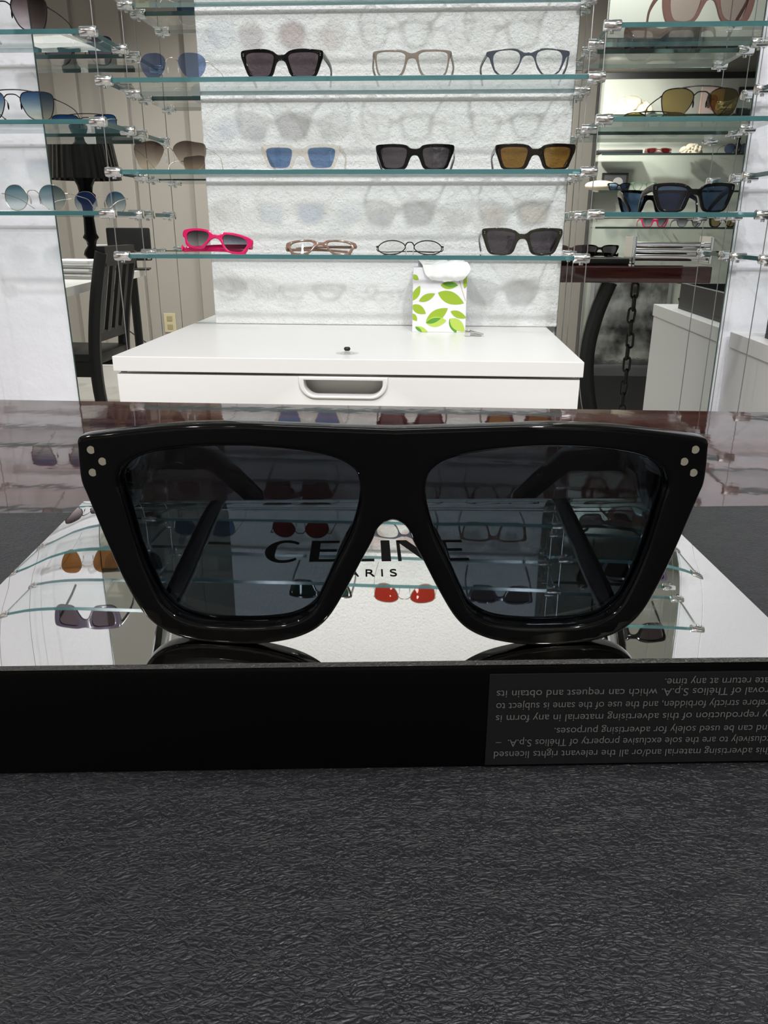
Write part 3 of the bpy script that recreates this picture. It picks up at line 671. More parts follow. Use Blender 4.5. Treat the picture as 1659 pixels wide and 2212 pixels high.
hold = {'S3': 'carrying the pink folded sunglasses', 'S2': 'carrying the amber lensed black sunglasses', 'S1': 'carrying the two clear framed eyeglasses', 'S0': 'cut off by the top of the photo', 'SA': 'above the frame, reflected in the block', 'SB': 'highest above the frame, reflected in the block'}
for k in ('S3', 'S2', 'S1', 'S0', 'SA'):
    shelf(XB, XC, ZS[k], '%s wide middle glass shelf, %s' % (names[k], hold[k]), 'middle glass shelves')
lh = {'L3': 'with the round teal gradient sunglasses', 'L2': 'with the blue gradient double bridge sunglasses', 'L1': 'with the plum gradient sunglasses at the top left', 'L0': 'above the frame, with brown lenses', 'LA': 'highest, above the frame'}
rh = {'L3': 'with the large black navy lensed sunglasses', 'L2': 'with the olive double bridge sunglasses', 'L1': 'with the chunky rose brown sunglasses at the top right', 'L0': 'above the frame, with dark lenses', 'LA': 'highest, above the frame'}
for k in ('L3', 'L2', 'L1', 'L0', 'LA'):
    shelf(XA, XB, ZS[k], 'left glass shelf ' + lh[k], 'left glass shelves')
    shelf(XC, XD, ZS[k], 'right glass shelf ' + rh[k], 'right glass shelves')
fh = {'S3': 'bottom', 'S2': 'middle', 'S1': 'top'}
for k in ('S3', 'S2', 'S1'):
    shelf(XD, XD+0.62, ZS[k], '%s glass shelf of the far right column, its clamp at the right photo edge' % fh[k], 'far right glass shelves', right=False)
for x, lab in ((XA, 'at the far left before the pale wall'), (XB, 'at the left ends of the middle shelves'), (XC, 'at the right ends of the middle shelves'), (XD, 'at the far right before the pale wall')):
    for y, fb in ((YF, 'front'), (YB, 'rear')):
        o = obj('steel_cable', tube(nb(), [(x, y, 0.02), (x, y, 2.68)], 0.0009, 6), M_cable)
        tag(o, '%s thin steel cable %s' % (fb, lab), 'cable', 'shelf cables')

top = {k: v+GT/2+0.0002 for k, v in ZS.items()}
YG = 1.487
def at(cx, k, y=YG): return (cx, y, top[k])
# middle shelves
acetate(0.139, 0.044, 'square', M_black, L_grey, 'black square sunglasses with grey violet lenses on the third lowest middle shelf', 'sunglasses', at(-0.266, 'S1'), rivets=True, splay=0.003)
acetate(0.131, 0.041, 'thin', A_taupe, L_clear, 'translucent taupe square eyeglasses with clear lenses on a glass shelf', 'eyeglasses', at(-0.047, 'S1'), kind='eyeglasses', th=0.004, th_h=0.006, splay=0.003)
acetate(0.136, 0.041, 'panto', A_grey, L_clear, 'slate grey rounded eyeglasses with clear lenses at the right of a middle shelf', 'eyeglasses', at(0.144, 'S1'), kind='eyeglasses', th=0.004, th_h=0.006, splay=0.004)
wire(0.121, 0.0395, 'pillow', M_gold, L_steel, 'rimless sunglasses with solid blue pillow lenses before the left mirror', 'sunglasses', at(-0.452, 'S1'), rimless=True, r=0.0008, bridge_z=0.66, hinge=0.66)
wire(0.131, 0.0470, 'butterfly', M_gold, L_browng, 'rimless butterfly sunglasses with brown gradient lenses before the left mirror', 'sunglasses', at(-0.470, 'S2'), rimless=True, r=0.0008, bridge_z=0.64, hinge=0.74)
acetate(0.139, 0.041, 'chunky', A_crystal, L_blue, 'clear crystal framed sunglasses with blue lenses on the second lowest shelf', 'sunglasses', at(-0.239, 'S2'), th_h=0.008)
acetate(0.135, 0.041, 'chunky', M_black, L_dgrey, 'thick black sunglasses with dark grey lenses between crystal and amber pairs', 'sunglasses', at(-0.040, 'S2'), th=0.006)
acetate(0.136, 0.041, 'chunky', A_tort, L_amber, 'thick black sunglasses with amber brown lenses on the second lowest shelf', 'sunglasses', at(0.166, 'S2'), th=0.006)
acetate(0.134, 0.036, 'low', A_pink, L_greyg, 'hot pink folded sunglasses with grey gradient lenses on the lowest shelf', 'sunglasses', (-0.405, YG+0.012, top['S3']), -0.12, folded=True, lean=0.25, roll=0.12, th=0.005)
acetate(0.128, 0.027, 'low', A_beige, L_clear, 'beige folded eyeglasses with clear lenses on the lowest shelf', 'eyeglasses', (-0.209, YG+0.01, top['S3']), kind='eyeglasses', folded=True, lean=0.35, th=0.004, th_h=0.006)
wire(0.120, 0.025, 'oval', M_dkmetal, L_clear, 'thin dark wire oval eyeglasses folded on the lowest shelf', 'eyeglasses', (-0.047, YG+0.01, top['S3']), kind='eyeglasses', folded=True, lean=0.35, r=0.001, bridge_z=0.6, hinge=0.62)
acetate(0.141, 0.0455, 'square', A_olive, L_dgrey, 'dark olive square sunglasses at the right end of the lowest shelf', 'sunglasses', at(0.152, 'S3'), rivets=True)
# left and right shelves
wire(0.145, 0.051, 'navigator', M_dkmetal, L_brownb, 'metal sunglasses with plum brown gradient lenses at the top left', 'sunglasses', at(-0.733, 'L1'), r=0.0011, bridge_z=0.74, hinge=0.72, tip=M_black)
wire(0.140, 0.0445, 'navigator', M_dkmetal, L_blueg, 'black metal double bridge sunglasses with blue gradient lenses on left shelf', 'sunglasses', at(-0.738, 'L2'), r=0.0009, topbar=True, bridge_z=0.78, hinge=0.76, tip=M_black)
wire(0.122, 0.043, 'round', M_gold, L_tealg, 'round gold wire sunglasses with teal gradient lenses on left shelf', 'sunglasses', at(-0.724, 'L3'), r=0.0007, bridge_z=0.66, hinge=0.66)
acetate(0.145, 0.060, 'big', A_rose, L_rose, 'oversized rose brown translucent sunglasses at the top right', 'sunglasses', at(0.427, 'L1'), th=0.007, splay=0.003)
wire(0.126, 0.043, 'aviator', M_dkmetal, L_olive, 'dark metal double bridge sunglasses with olive lenses on right shelf', 'sunglasses', at(0.431, 'L2'), r=0.001, topbar=True, bridge_z=0.74, hinge=0.74, tip=M_black)
acetate(0.137, 0.047, 'square', M_black, L_navy, 'large black square sunglasses with navy lenses on right shelf', 'sunglasses', at(0.440, 'L3'), rivets=True, th=0.006, th_h=0.012)
# pairs on the upper shelves: only their tips reach the frame, the rest shows in the mirrored block
wire(0.124, 0.043, 'round', M_dkmetal, L_wine, 'round wine red lensed sunglasses on the shelf cut off by the top', 'sunglasses', at(-0.262, 'S0'))
acetate(0.133, 0.042, 'panto', A_grey, L_clear, 'clear lensed rounded eyeglasses in the middle of the shelf cut off by the top', 'eyeglasses', at(-0.050, 'S0'), kind='eyeglasses', th=0.004, th_h=0.006)
acetate(0.133, 0.042, 'thin', A_rose, L_clear, 'reddish clear lensed eyeglasses at the right of the shelf cut off by the top', 'eyeglasses', at(0.130, 'S0'), kind='eyeglasses', th=0.004, th_h=0.006)
wire(0.128, 0.046, 'aviator', M_gold, L_blue, 'blue lensed wire sunglasses at the left end of the shelf cut off by top', 'sunglasses', at(-0.462, 'S0'))
acetate(0.132, 0.040, 'square', A_olive, L_green, 'dark green lensed sunglasses reflected upside down in the mirrored block', 'sunglasses', at(-0.225, 'SA'))
wire(0.128, 0.042, 'aviator', M_gold, L_red, 'brick red lensed wire sunglasses reflected upside down in the block', 'sunglasses', at(-0.048, 'SA'))
acetate(0.136, 0.040, 'square', A_plum, L_grey, 'plum framed sunglasses reflected right of the brick red pair', 'sunglasses', at(0.150, 'SA'))
acetate(0.150, 0.055, 'big', A_plum, L_grey, 'big plum sunglasses on the highest left shelf above the frame', 'sunglasses', at(-0.74, 'LA'))
wire(0.150, 0.062, 'pillow', M_gold, L_tan, 'big rimless tan lensed sunglasses reflected at the left of the block', 'sunglasses', at(-0.72, 'L0'), rimless=True)
acetate(0.140, 0.045, 'square', A_plum, L_grey, 'plum square sunglasses reflected at the right of the block', 'sunglasses', at(0.42, 'L0'))
acetate(0.140, 0.045, 'square', M_black, L_grey, 'black sunglasses on the highest right shelf above the frame', 'sunglasses', at(0.43, 'LA'))

# ------------------------------------------------------------------ tissue box, clip, cap on the white cabinet
ta, tb_ = atz(890, 718, CZ), atz(1005, 718, CZ); bw = tb_.x-ta.x; by = (ta.y+tb_.y)/2; tz = atY(950, 578, by).z-CZ; bd = min(bw, PY-by-0.006)
box_t = thing('tissue_box', 'white tissue box printed with green leaves, under the lowest shelf', 'tissue box', ((ta.x+tb_.x)/2, by, CZ))
b = nb(); box(b, (-bw/2, 0, 0), (bw/2, bd, tz), 0.0015)
greens = [(0.30, 0.44, 0.025), (0.10, 0.30, 0.03), (0.44, 0.58, 0.09), (0.50, 0.52, 0.34)]
def leaf(b, a, c, w, mi, lift):
    a, c = Vector(a), Vector(c); d = c-a; n = Vector((-d.y, d.x)).normalized(); up, dn = [], []
    for i in range(13):
        s = i/12; k = math.sin(PI*s**0.9)**0.85*w/2; p = a+d*s; up.append(p+n*k); dn.append(p-n*k)
    pts = up+dn[-2:0:-1]; vs = []
    for p in pts:
        x = min(max((p.x-225)/885, 0.004), 0.996); z = min(max((1350-p.y)/1050, 0.004), 0.996)
        vs.append(b.verts.new((-bw/2+bw*x, -0.0002-lift*0.0001, tz*z)))
    try: b.faces.new(vs).material_index = mi
    except ValueError: pass
for i, (a, c, w, mi) in enumerate([((640, 700), (1070, 870), 200, 1), ((450, 1195), (810, 950), 190, 1), ((450, 1195), (795, 1155), 170, 3), ((455, 1195), (700, 1115), 80, 2), ((330, 840), (595, 715), 110, 1), ((230, 830), (345, 590), 110, 1), ((215, 905), (450, 1045), 140, 1), ((200, 1040), (305, 1165), 90, 1), ((855, 1000), (1120, 1110), 110, 1), ((850, 1120), (1100, 1330), 170, 3), ((845, 1120), (960, 1360), 110, 2), ((680, 580), (965, 575), 130, 1), ((715, 555), (960, 585), 80, 2), ((1070, 630), (1120, 360), 90, 1), ((215, 420), (320, 495), 80, 1), ((275, 1260), (490, 1345), 80, 3), ((275, 1260), (390, 1345), 50, 2)]): leaf(b, a, c, w, mi, i % 5)
def stem(a, c):
    vs = []
    for p in (a, (a[0]+14, a[1]), (c[0]+14, c[1]), c): vs.append(b.verts.new((-bw/2+bw*(p[0]-225)/885, -0.0002, tz*(1350-p[1])/1050)))
    b.faces.new(vs).material_index = 4
stem((945, 420), (1085, 830)); stem((228, 860), (330, 838))
me = bpy.data.meshes.new('carton'); b.to_mesh(me); b.free()
link_mesh('carton', me, [pbr('white_card', (0.78, 0.77, 0.80), 0.55)]+[pbr('leaf_print_%s' % w, g, 0.5) for w, g in zip(('lime', 'deep', 'light', 'stem'), greens)], box_t)
b = nb(); nu, nv = 28, 16; g = []
for j in range(nv+1):
    row = []; v = j/nv
    for i in range(nu+1):
        u = i/nu*2-1; edge = math.sqrt(max(0, 1-u*u))
        pth = crom([(0, bd*0.55, tz-0.004), (0, bd*0.42, tz+0.010), (0, bd*0.15, tz+0.012), (0, -0.004, tz+0.006), (0, -0.008, tz-0.006), (0, -0.007, tz-0.024)], n=6)
        k = v*(0.74+0.26*edge)*(len(pth)-1); a = int(k); p = pth[min(a, len(pth)-1)].lerp(pth[min(a+1, len(pth)-1)], k-a)
        wv = 0.0014*math.sin(u*9+v*5)+0.0009*math.sin(u*23+v*13)
        row.append(b.verts.new((u*bw*0.43+0.012*v*v+0.001*math.sin(v*9), p.y+wv*(1 if v > 0.6 else 0.3), p.z+wv*(1 if v < 0.7 else 0.4))))
    g.append(row)
for j in range(nv):
    for i in range(nu): b.faces.new([g[j][i], g[j][i+1], g[j+1][i+1], g[j+1][i]])
ts = obj('tissue', b, bump(pbr('tissue_paper', (0.86, 0.86, 0.85), 0.9, spec=0.1), 400, 0.3, 0.0006), box_t, 80)
kp = atz(1004, 726, CZ)
b = nb(); box(b, (0, -0.004, 0.0005), (0.010, 0.004, 0.012), 0.001); ribbon(b, [(0.008, 0, 0.0085), (0.022, 0, 0.006), (0.034, 0, 0.0035)], [0.006]*3, [0.005, 0.004, 0.003]); ribbon(b, [(0.008, 0, 0.003), (0.022, 0, 0.0022), (0.030, 0, 0.002)], [0.006]*3, [0.003]*3)
o = obj('metal_clip', b, M_silver, None, 40); o.location = kp; tag(o, 'small silver clip lying beside the tissue box', 'clip')
kp = atz(750, 763, CZ); t = thing('suction_cup', 'small clear suction cup with black knob on white cabinet top', 'suction cup', kp)
b = nb(); lathe(b, [(0.0001, 0.004), (0.003, 0.0036), (0.012, 0.0012), (0.018, 0.0006), (0.018, 0.0001), (0.0001, 0.0001)], 24); obj('disc', b, glassy('soft_clear_plastic', (0.93, 0.93, 0.93), 1.4), t, 60)
b = nb(); lathe(b, [(0.0001, 0.004), (0.004, 0.0042), (0.0055, 0.007), (0.004, 0.0095), (0.0001, 0.0098)], 16); obj('knob', b, M_blk, t, 60)

# ------------------------------------------------------------------ white cabinet on the right with black tray
ca = atY(1575, 715, MY); RX = ca.x; RZ = ca.z
t = thing('side_cabinet', 'white low cabinet at the right before the pale wall, black tray on top', 'cabinet', (RX, 1.35, 0))
obj('cabinet_top', bx((0, -0.29, RZ-0.03), (0.46, 0.285, RZ), 0.001), M_white, t)
obj('body', bx((0.003, -0.288, 0.05), (0.457, 0.285, RZ-0.031)), M_white, t)
obj('plinth', bx((0.02, -0.27, 0), (0.44, 0.28, 0.05)), M_white, t)
t = thing('black_tray', 'black velvet display tray on the white cabinet at right edge', 'tray', (RX+0.03, 1.38, RZ))
b = nb(); box(b, (0, -0.20, 0), (0.36, 0.16, 0.008)); 
for lo, hi in (((0, -0.2, 0.008), (0.012, 0.16, 0.062)), ((0.348, -0.2, 0.008), (0.36, 0.16, 0.062)), ((0.012, -0.2, 0.008), (0.348, -0.188, 0.062)), ((0.012, 0.148, 0.008), (0.348, 0.16, 0.062))): box(b, lo, hi, 0.001)
obj('tray_shell', b, M_blk, t)
o = obj('tray_liner', bx((0.013, -0.187, 0.009), (0.347, 0.147, 0.02), 0.002), pbr('black_velvet', (0.008, 0.008, 0.009), 0.9, sheen=0.3), t)

# ------------------------------------------------------------------ things in the room that show in the left mirror
DZ = 0.78
dA, dB = vz(133, 624, DZ), vz(315, 581, DZ)
t = thing('writing_desk', 'white topped desk with black round legs, seen in the left mirror', 'desk', (0, 0, 0))
e = (dB-dA); e.z = 0; en = e.normalized(); out_ = Vector((en.y, -en.x, 0)); out_ = out_ if out_.x < 0 else -out_
b = nb(); A0 = dA-en*0.5; B0 = dB
q = [A0, B0, B0+out_*0.62, A0+out_*0.62]
lo_ = [b.verts.new((p.x, p.y, DZ-0.035)) for p in q]; hi_ = [b.verts.new((p.x, p.y, DZ)) for p in q]
b.faces.new(lo_); b.faces.new(hi_)
for i in range(4): b.faces.new([lo_[i], lo_[(i+1) % 4], hi_[(i+1) % 4], hi_[i]])
obj('desk_top', b, M_white, t)
for p in (B0-en*0.08+out_*0.06, B0-en*0.08+out_*0.54, A0+en*0.08+out_*0.54, A0+en*0.08+out_*0.06):
    obj('leg', cyl(nb(), (p.x, p.y, 0), (p.x, p.y, DZ-0.035), 0.024, 16), M_iron, t, 40)
def on_desk(px, py, dz=0.0): p = vz(px, py, DZ); p.z = DZ+dz; return p
lp = on_desk(205, 585)
lamp = thing('table_lamp', 'black baroque table lamp with pleated shade, seen in the left mirror', 'lamp', lp, 0.4)
Yl = 2*MY-lp.y; shw = (atY(272, 340, Yl)-atY(121, 340, Yl)).x/2; sb_, st_ = atY(200, 388, Yl).z-DZ, atY(200, 288, Yl).z-DZ
b = nb(); n = 72
for r0, r1, z0_, z1_ in ((shw, shw*0.82, sb_, st_),):
    A = [b.verts.new(((r0+0.004*(k % 2))*math.cos(2*PI*k/n), (r0+0.004*(k % 2))*math.sin(2*PI*k/n), z0_)) for k in range(n)]
    B = [b.verts.new(((r1+0.004*(k % 2))*math.cos(2*PI*k/n), (r1+0.004*(k % 2))*math.sin(2*PI*k/n), z1_)) for k in range(n)]
    for k in range(n): b.faces.new([A[k], A[(k+1) % n], B[(k+1) % n], B[k]])
obj('lamp_shade', b, pbr('black_gloss_plastic', (0.006, 0.006, 0.006), 0.12), lamp)
prof = [(0.10, 0), (0.105, 0.015), (0.06, 0.03), (0.045, 0.06), (0.06, 0.09), (0.085, 0.11), (0.07, 0.14), (0.035, 0.17), (0.045, 0.20), (0.075, 0.225), (0.055, 0.25), (0.05, 0.30), (0.042, 0.40), (0.05, 0.44), (0.085, 0.47), (0.09, 0.50), (0.06, 0.52), (0.07, 0.56), (0.10, 0.60), (0.11, 0.625)]
ks = sb_/0.60
for a in (0, PI/2):
    pr = [(r*ks*0.92, z*ks) for r, z in prof]; lp_ = pr + [(-r, z) for r, z in pr[::-1]]
    b = plate([lp_], 0.012, 0.001); o = obj('stem', b, MATS['black_gloss_plastic'], lamp); o.rotation_euler = (0, 0, a)
    for v in o.data.vertices: v.co.y -= 0.006
obj('finial', cyl(nb(), (0, 0, sb_*0.98), (0, 0, st_), 0.006, 10), M_iron, lamp)
# monitor, boxes, papers on the desk
mp = on_desk(285, 583); t = thing('computer_monitor', 'black monitor back on the white desk beside the lamp', 'monitor', mp, -0.25)
ym = 2*MY-mp.y; mw = (atY(316, 540, ym)-atY(228, 540, ym)).x; mh = atY(285, 492, ym).z-DZ
obj('screen_shell', bx((-mw/2, -0.02, 0.05), (mw/2, 0.015, mh), 0.008), M_blk, t, 40)
obj('stand', bx((-0.03, -0.01, 0.008), (0.03, 0.01, 0.06)), M_blk, t); obj('foot', bx((-0.1, -0.07, 0), (0.1, 0.07, 0.009), 0.002), M_blk, t)
for (px, py, w, h, d_, lab, z0_) in ((216, 575, 0.10, 0.062, 0.06, 'white small card box on desk, lower of two by lamp', 0), (222, 575, 0.11, 0.062, 0.05, 'white small card box on desk, upper of two by lamp', 0.064)):
    p = on_desk(px, py, z0_); o = obj('card_box', bx((-w/2, -d_/2, 0), (w/2, d_/2, h), 0.001), M_paper); o.location = p; o.rotation_euler = (0, 0, 0.1 if z0_ else -0.05); tag(o, lab + ', seen in left mirror', 'box', 'small card boxes')
p = on_desk(178, 600); b = nb()
for k in range(7):
    bb = random.uniform(-0.02, 0.02); box(b, (-0.13+bb, -0.09+bb, k*0.012), (0.13+bb, 0.09-bb, k*0.012+0.010))
o = obj('paper_stack', b, M_paper); o.location = p; o.rotation_euler = (0, 0, 0.2); tag(o, 'stack of white papers on the desk, seen in the left mirror', 'papers')
p = on_desk(118, 590, 0); o = obj('desk_telephone', box(box(nb(), (-0.05, -0.08, 0), (0.05, 0.08, 0.05), 0.01), (-0.035, -0.03, 0.05), (0.03, 0.03, 0.22), 0.006), M_blk, None, 40); o.location = p; tag(o, 'black desk telephone at the left end of the desk, seen in mirror', 'telephone')
# chair
p0 = vz(205, 850, 0.0)
ch = thing('wooden_chair', 'black wooden slat back chair beside the desk, seen in the left mirror', 'chair', (vr(192, 720, 3.55).x, 2*MY-3.55, 0), 0); ch.scale = (1, 1, 1.06)
sw = 0.34
for sy in (-1, 1):
    y = sy*sw/2
    p = crom([(0.16, y, 0), (0.10, y, 0.22), (0.09, y, 0.44), (0.12, y, 0.66), (0.17, y, 0.86)], n=5); obj('rear_leg', ribbon(nb(), p, [0.042]*len(p), [0.05]*len(p), up=(1, 0, 0)), M_blk, ch, 40)
    obj('leg', bar(nb(), (-0.26, y, 0), (-0.25, y, 0.42), 0.042, 0.042, up=(1, 0, 0)), M_blk, ch)
    obj('stretcher', bar(nb(), (-0.25, y, 0.13), (0.12, y, 0.13), 0.02, 0.03), M_blk, ch)
    obj('seat_rail', bar(nb(), (-0.25, y, 0.40), (0.09, y, 0.40), 0.025, 0.06), M_blk, ch)
obj('seat', bx((-0.28, -sw/2-0.01, 0.42), (0.11, sw/2+0.01, 0.465), 0.01), M_blk, ch, 40)
obj('top_rail', bar(nb(), (0.168, -sw/2, 0.845), (0.168, sw/2, 0.845), 0.035, 0.075), M_blk, ch)
obj('lower_rail', bar(nb(), (0.10, -sw/2, 0.53), (0.10, sw/2, 0.53), 0.025, 0.04), M_blk, ch)
for k in range(4): y = -0.12+0.08*k; obj('back_slat', bar(nb(), (0.102, y, 0.53), (0.165, y, 0.83), 0.016, 0.035, up=(0, 1, 0)), M_blk, ch)
obj('stretcher', bar(nb(), (-0.06, -sw/2, 0.13), (-0.06, sw/2, 0.13), 0.02, 0.03), M_blk, ch)
# outlet and cords on the back wall
p = vr(368, 697, 2*MY-WB); t = thing('wall_outlet', 'beige wall outlet near the floor, seen in the left mirror', 'outlet', (p.x, WB, p.z))
obj('cover_plate', bx((-0.045, 0, -0.07), (0.045, 0.008, 0.07), 0.003), pbr('ivory_plastic', (0.62, 0.55, 0.36), 0.4), t)
for s in (-1, 1): obj('socket', bx((-0.02, 0.008, s*0.03-0.018), (0.02, 0.011, s*0.03+0.018), 0.002), pbr('ivory_dark', (0.4, 0.34, 0.2), 0.4), t)
b0 = B0+out_*0.3
for k in range(1):
    pts = [(b0.x+0.05, b0.y-0.05, DZ-0.03), (b0.x+0.10+0.05*k, b0.y-0.2, 0.55), (b0.x+0.02+0.04*k, b0.y-0.4, 0.42), (b0.x+0.16-0.05*k, b0.y-0.3, 0.33), (b0.x+0.2, b0.y-0.5, 0.25), (b0.x+0.2+0.05*k, b0.y-0.5, 0.02)]
    o = obj('power_cord', tube(nb(), crom([Vector(q)+Vector((random.uniform(-.04, .04), 0, random.uniform(-.03, .03))) for q in pts], n=8), 0.004, 6), M_blk, None, 60)
    tag(o, 'black power cord dangling behind the white desk in the left mirror', 'cord')

# ------------------------------------------------------------------ display alcove behind, seen in the right mirror
AYv = 4.90; AY = 2*MY-AYv; AX0 = vr(1279, 420, AYv).x; AX1 = WR; FYv = 4.35; FY = 2*MY-FYv
zs_ = vr(1420, 157, AYv).z; zf = vr(1420, 102, FYv).z
al = thing('display_alcove', 'grey green lit display alcove across the room, seen in right mirror', 'display alcove', (AX0, AY, 0))
obj('back_panel', bx((0, -0.08, 0), (AX1-AX0, 0, zs_+0.1)), M_greygreen, al)
obj('side_panel', bx((-0.008, -0.08, 0), (0, 0.02, zs_+0.1)), M_blk, al)
obj('soffit', bx((-0.10, 0, zs_), (AX1-AX0, FY-AY, zs_+0.03)), pbr('dark_taupe_paint', (0.12, 0.115, 0.10), 0.6), al)
obj('header', bx((-0.10, FY-AY, zf), (AX1-AX0, FY-AY+0.05, ZC)), M_greygreen, al)
obj('header_trim', bx((-0.10, FY-AY+0.05, zf-0.01), (AX1-AX0, FY-AY+0.055, zf+0.03)), M_blk, al)
obj('rear_trim', bx((0, 0, zs_-0.03), (AX1-AX0, 0.01, zs_)), M_blk, al)
obj('plinth', bx((-0.1, 0.001, 0), (AX1-AX0, 0.30, vr(1330, 812, AYv-0.3).z)), M_blk, al)
# downlight
p = vr(1428, 131, 4.62); p.z = zs_
dl = thing('downlight', 'round lit downlight in the dark alcove soffit, seen in right mirror', 'downlight', p)
b = nb(); lathe(b, [(0.052, -0.004), (0.070, -0.004), (0.072, -0.0005), (0.052, -0.0005)], 28); obj('trim_ring', b, M_gold, dl, 40)
b = nb(); lathe(b, [(0.0001, -0.002), (0.052, -0.002), (0.052, -0.0008), (0.0001, -0.0008)], 28); obj('lamp_disc', b, pbr('lit_lamp', (1, 0.95, 0.85), 0.5, emit=(1, 0.93, 0.80), es=14), dl)
spot((p.x, p.y, zs_-0.012), (p.x, p.y+0.1, 0.5), 34, 0.06, 130, 1.0, (1, 0.95, 0.86))
for dx in (-0.25, -0.62): spot((p.x+dx, FY-0.10, zs_-0.012), (p.x+dx, AY, 1.38), 50, 0.03, 150, 1.0, (1, 0.96, 0.90))  # added pair brightening the alcove; only the downlight has a fitting
shz = {}
for k, y_ in (('top', 251), ('upper', 334), ('lower', 413), ('bottom', 491)):
    z = vr(1420, y_, AYv-0.10).z; shz[k] = z
    t = thing('display_shelf', '%s dark edged display shelf in the alcove, seen in right mirror' % k, 'shelf', (AX0, AY, z), 0, 'alcove shelves')
    w = AX1-AX0
    obj('shelf_pane', bx((0.002, 0.001, -0.006), (w, 0.17, 0)), M_glass, t); obj('shelf_edge', bx((0.002, 0.17, -0.008), (w, 0.176, 0.002)), pbr('dark_shelf_edge', (0.02, 0.035, 0.03), 0.3), t)
def on_sh(px, k, dy=0.09): p = vr(px, 400, AYv-dy); return (p.x, AY+dy, shz[k]+0.001)
bp = pbr('coral_plaster', (0.80, 0.72, 0.58), 0.7)
def coral(px, k, r, lab):
    b = nb(); random.seed(px)
    for i in range(70):
        a = random.uniform(0, 2*PI); e = random.uniform(0.05, 1)**0.7*PI/2; d = Vector((math.cos(a)*math.cos(e), 0.6*math.sin(a)*math.cos(e), 0.72*math.sin(e)))
        q = bmesh.ops.create_icosphere(b, subdivisions=1, radius=r*random.uniform(0.10, 0.2))
        for v in q['verts']: v.co += d*r*0.88
    q = bmesh.ops.create_icosphere(b, subdivisions=2, radius=r*0.9)
    for v in q['verts']: v.co = Vector((v.co.x, v.co.y*0.6, max(0, v.co.z*0.72)))
    for v in b.verts: v.co.z = max(0, v.co.z)
    o = obj('coral_ornament', b, bp, None, 60); o.location = on_sh(px, k); tag(o, lab, 'ornament', 'coral ornaments')
coral(1345, 'top', 0.125, 'large pale coral ornament on the top alcove shelf in right mirror')
coral(1485, 'upper', 0.07, 'pale coral ornament lying on the upper alcove shelf in right mirror')
b = nb(); bmesh.ops.create_uvsphere(b, u_segments=20, v_segments=10, radius=1)
for v in b.verts: v.co = (v.co.x*0.085*(1+0.1*math.sin(7*v.co.y)), v.co.y*0.045, max(0, 0.028+v.co.z*0.028))
o = obj('sea_shell', b, bp, None, 60); o.location = on_sh(1297, 'lower', 0.07); tag(o, 'white flat sea shell on the lower alcove shelf in right mirror', 'sea shell')
def pict(px0, px1, py0, py1, k, frame, art, lab, dy=0.04):
    a, c = vr(px0, py1, AYv-dy), vr(px1, py0, AYv-dy); w, h = c.x-a.x, c.z-shz[k]-0.002
    t = thing('framed_photo', lab, 'picture', ((a.x+c.x)/2, AY+dy, shz[k]+0.001))
    obj('frame', bx((-w/2, -0.01, 0), (w/2, 0.006, h), 0.002), frame, t)
    b = nb()
    box(b, (-w/2+0.012, 0.0062, 0.012), (w/2-0.012, 0.0072, h-0.012), 0, 0)
    for (u0, v0, ru, rv, mi) in art:
        vs = [b.verts.new((w/2*0.86*(u0+ru*math.cos(q)), 0.0078+0.0002*mi, h/2+h/2*0.86*(v0+rv*math.sin(q)))) for q in [2*PI*i/20 for i in range(20)]]; b.faces.new(vs).material_index = mi
    me = bpy.data.meshes.new('print'); bmesh.ops.recalc_face_normals(b, faces=b.faces[:]); b.to_mesh(me); b.free()
    return t, me
M_pinkc = pbr('blush_card', (0.72, 0.52, 0.47), 0.6)
t, me = pict(1509, 1567, 187, 251, 'top', M_pinkc, [(0.1, -0.05, 0.5, 0.62, 1), (-0.35, 0.1, 0.25, 0.6, 2), (0.02, 0.2, 0.12, 0.05, 2), (0.1, -0.35, 0.12, 0.05, 3)], 'pink framed portrait photo of a face on the top alcove shelf in mirror')
link_mesh('print', me, [pbr('pale_print', (0.75, 0.62, 0.58), 0.5), pbr('skin_print', (0.55, 0.27, 0.18), 0.5), pbr('hair_print', (0.12, 0.07, 0.06), 0.5), pbr('lip_print', (0.5, 0.12, 0.12), 0.5)], t)
for a in ((1589, 1640, 187, 251, 'top', 'dark grey photo on the top alcove shelf beside the pink portrait'), (1298, 1358, 373, 413, 'lower', 'black and white photo leaning on the lower alcove shelf in mirror')):
    t, me = pict(a[0], a[1], a[2], a[3], a[4], M_blk, [(0.25, 0.0, 0.45, 0.6, 1), (-0.1, -0.3, 0.3, 0.3, 2)], a[5])
    link_mesh('print', me, [pbr('dark_print', (0.05, 0.05, 0.055), 0.4), pbr('grey_photo_print', (0.32, 0.30, 0.29), 0.4), pbr('mid_photo_print', (0.14, 0.13, 0.13), 0.4)], t)
M_greenac = clear_plastic('green_acetate', (0.12, 0.22, 0.12), 0.8)
R180 = PI
acetate(0.150, 0.050, 'square', A_pink, L_greyg, 'pink sunglasses on the bottom alcove shelf across the room', 'sunglasses', on_sh(1424, 'bottom', 0.14), R180)
acetate(0.150, 0.046, 'panto', A_plum, L_greyg, 'dark plum sunglasses on the bottom alcove shelf beside the pink pair', 'sunglasses', on_sh(1500, 'bottom', 0.14), R180)
acetate(0.150, 0.060, 'big', A_tort, L_olive, 'big olive lensed sunglasses at the right of the bottom alcove shelf', 'sunglasses', on_sh(1574, 'bottom', 0.14), R180)
acetate(0.135, 0.045, 'panto', M_greenac, L_clear, 'green eyeglasses on the lower alcove shelf across the room', 'eyeglasses', on_sh(1392, 'lower', 0.14), R180, kind='eyeglasses')
acetate(0.120, 0.040, 'square', M_black, L_blue, 'dark blue lensed sunglasses on the lower alcove shelf by the photo', 'sunglasses', on_sh(1338, 'lower', 0.14), R180)
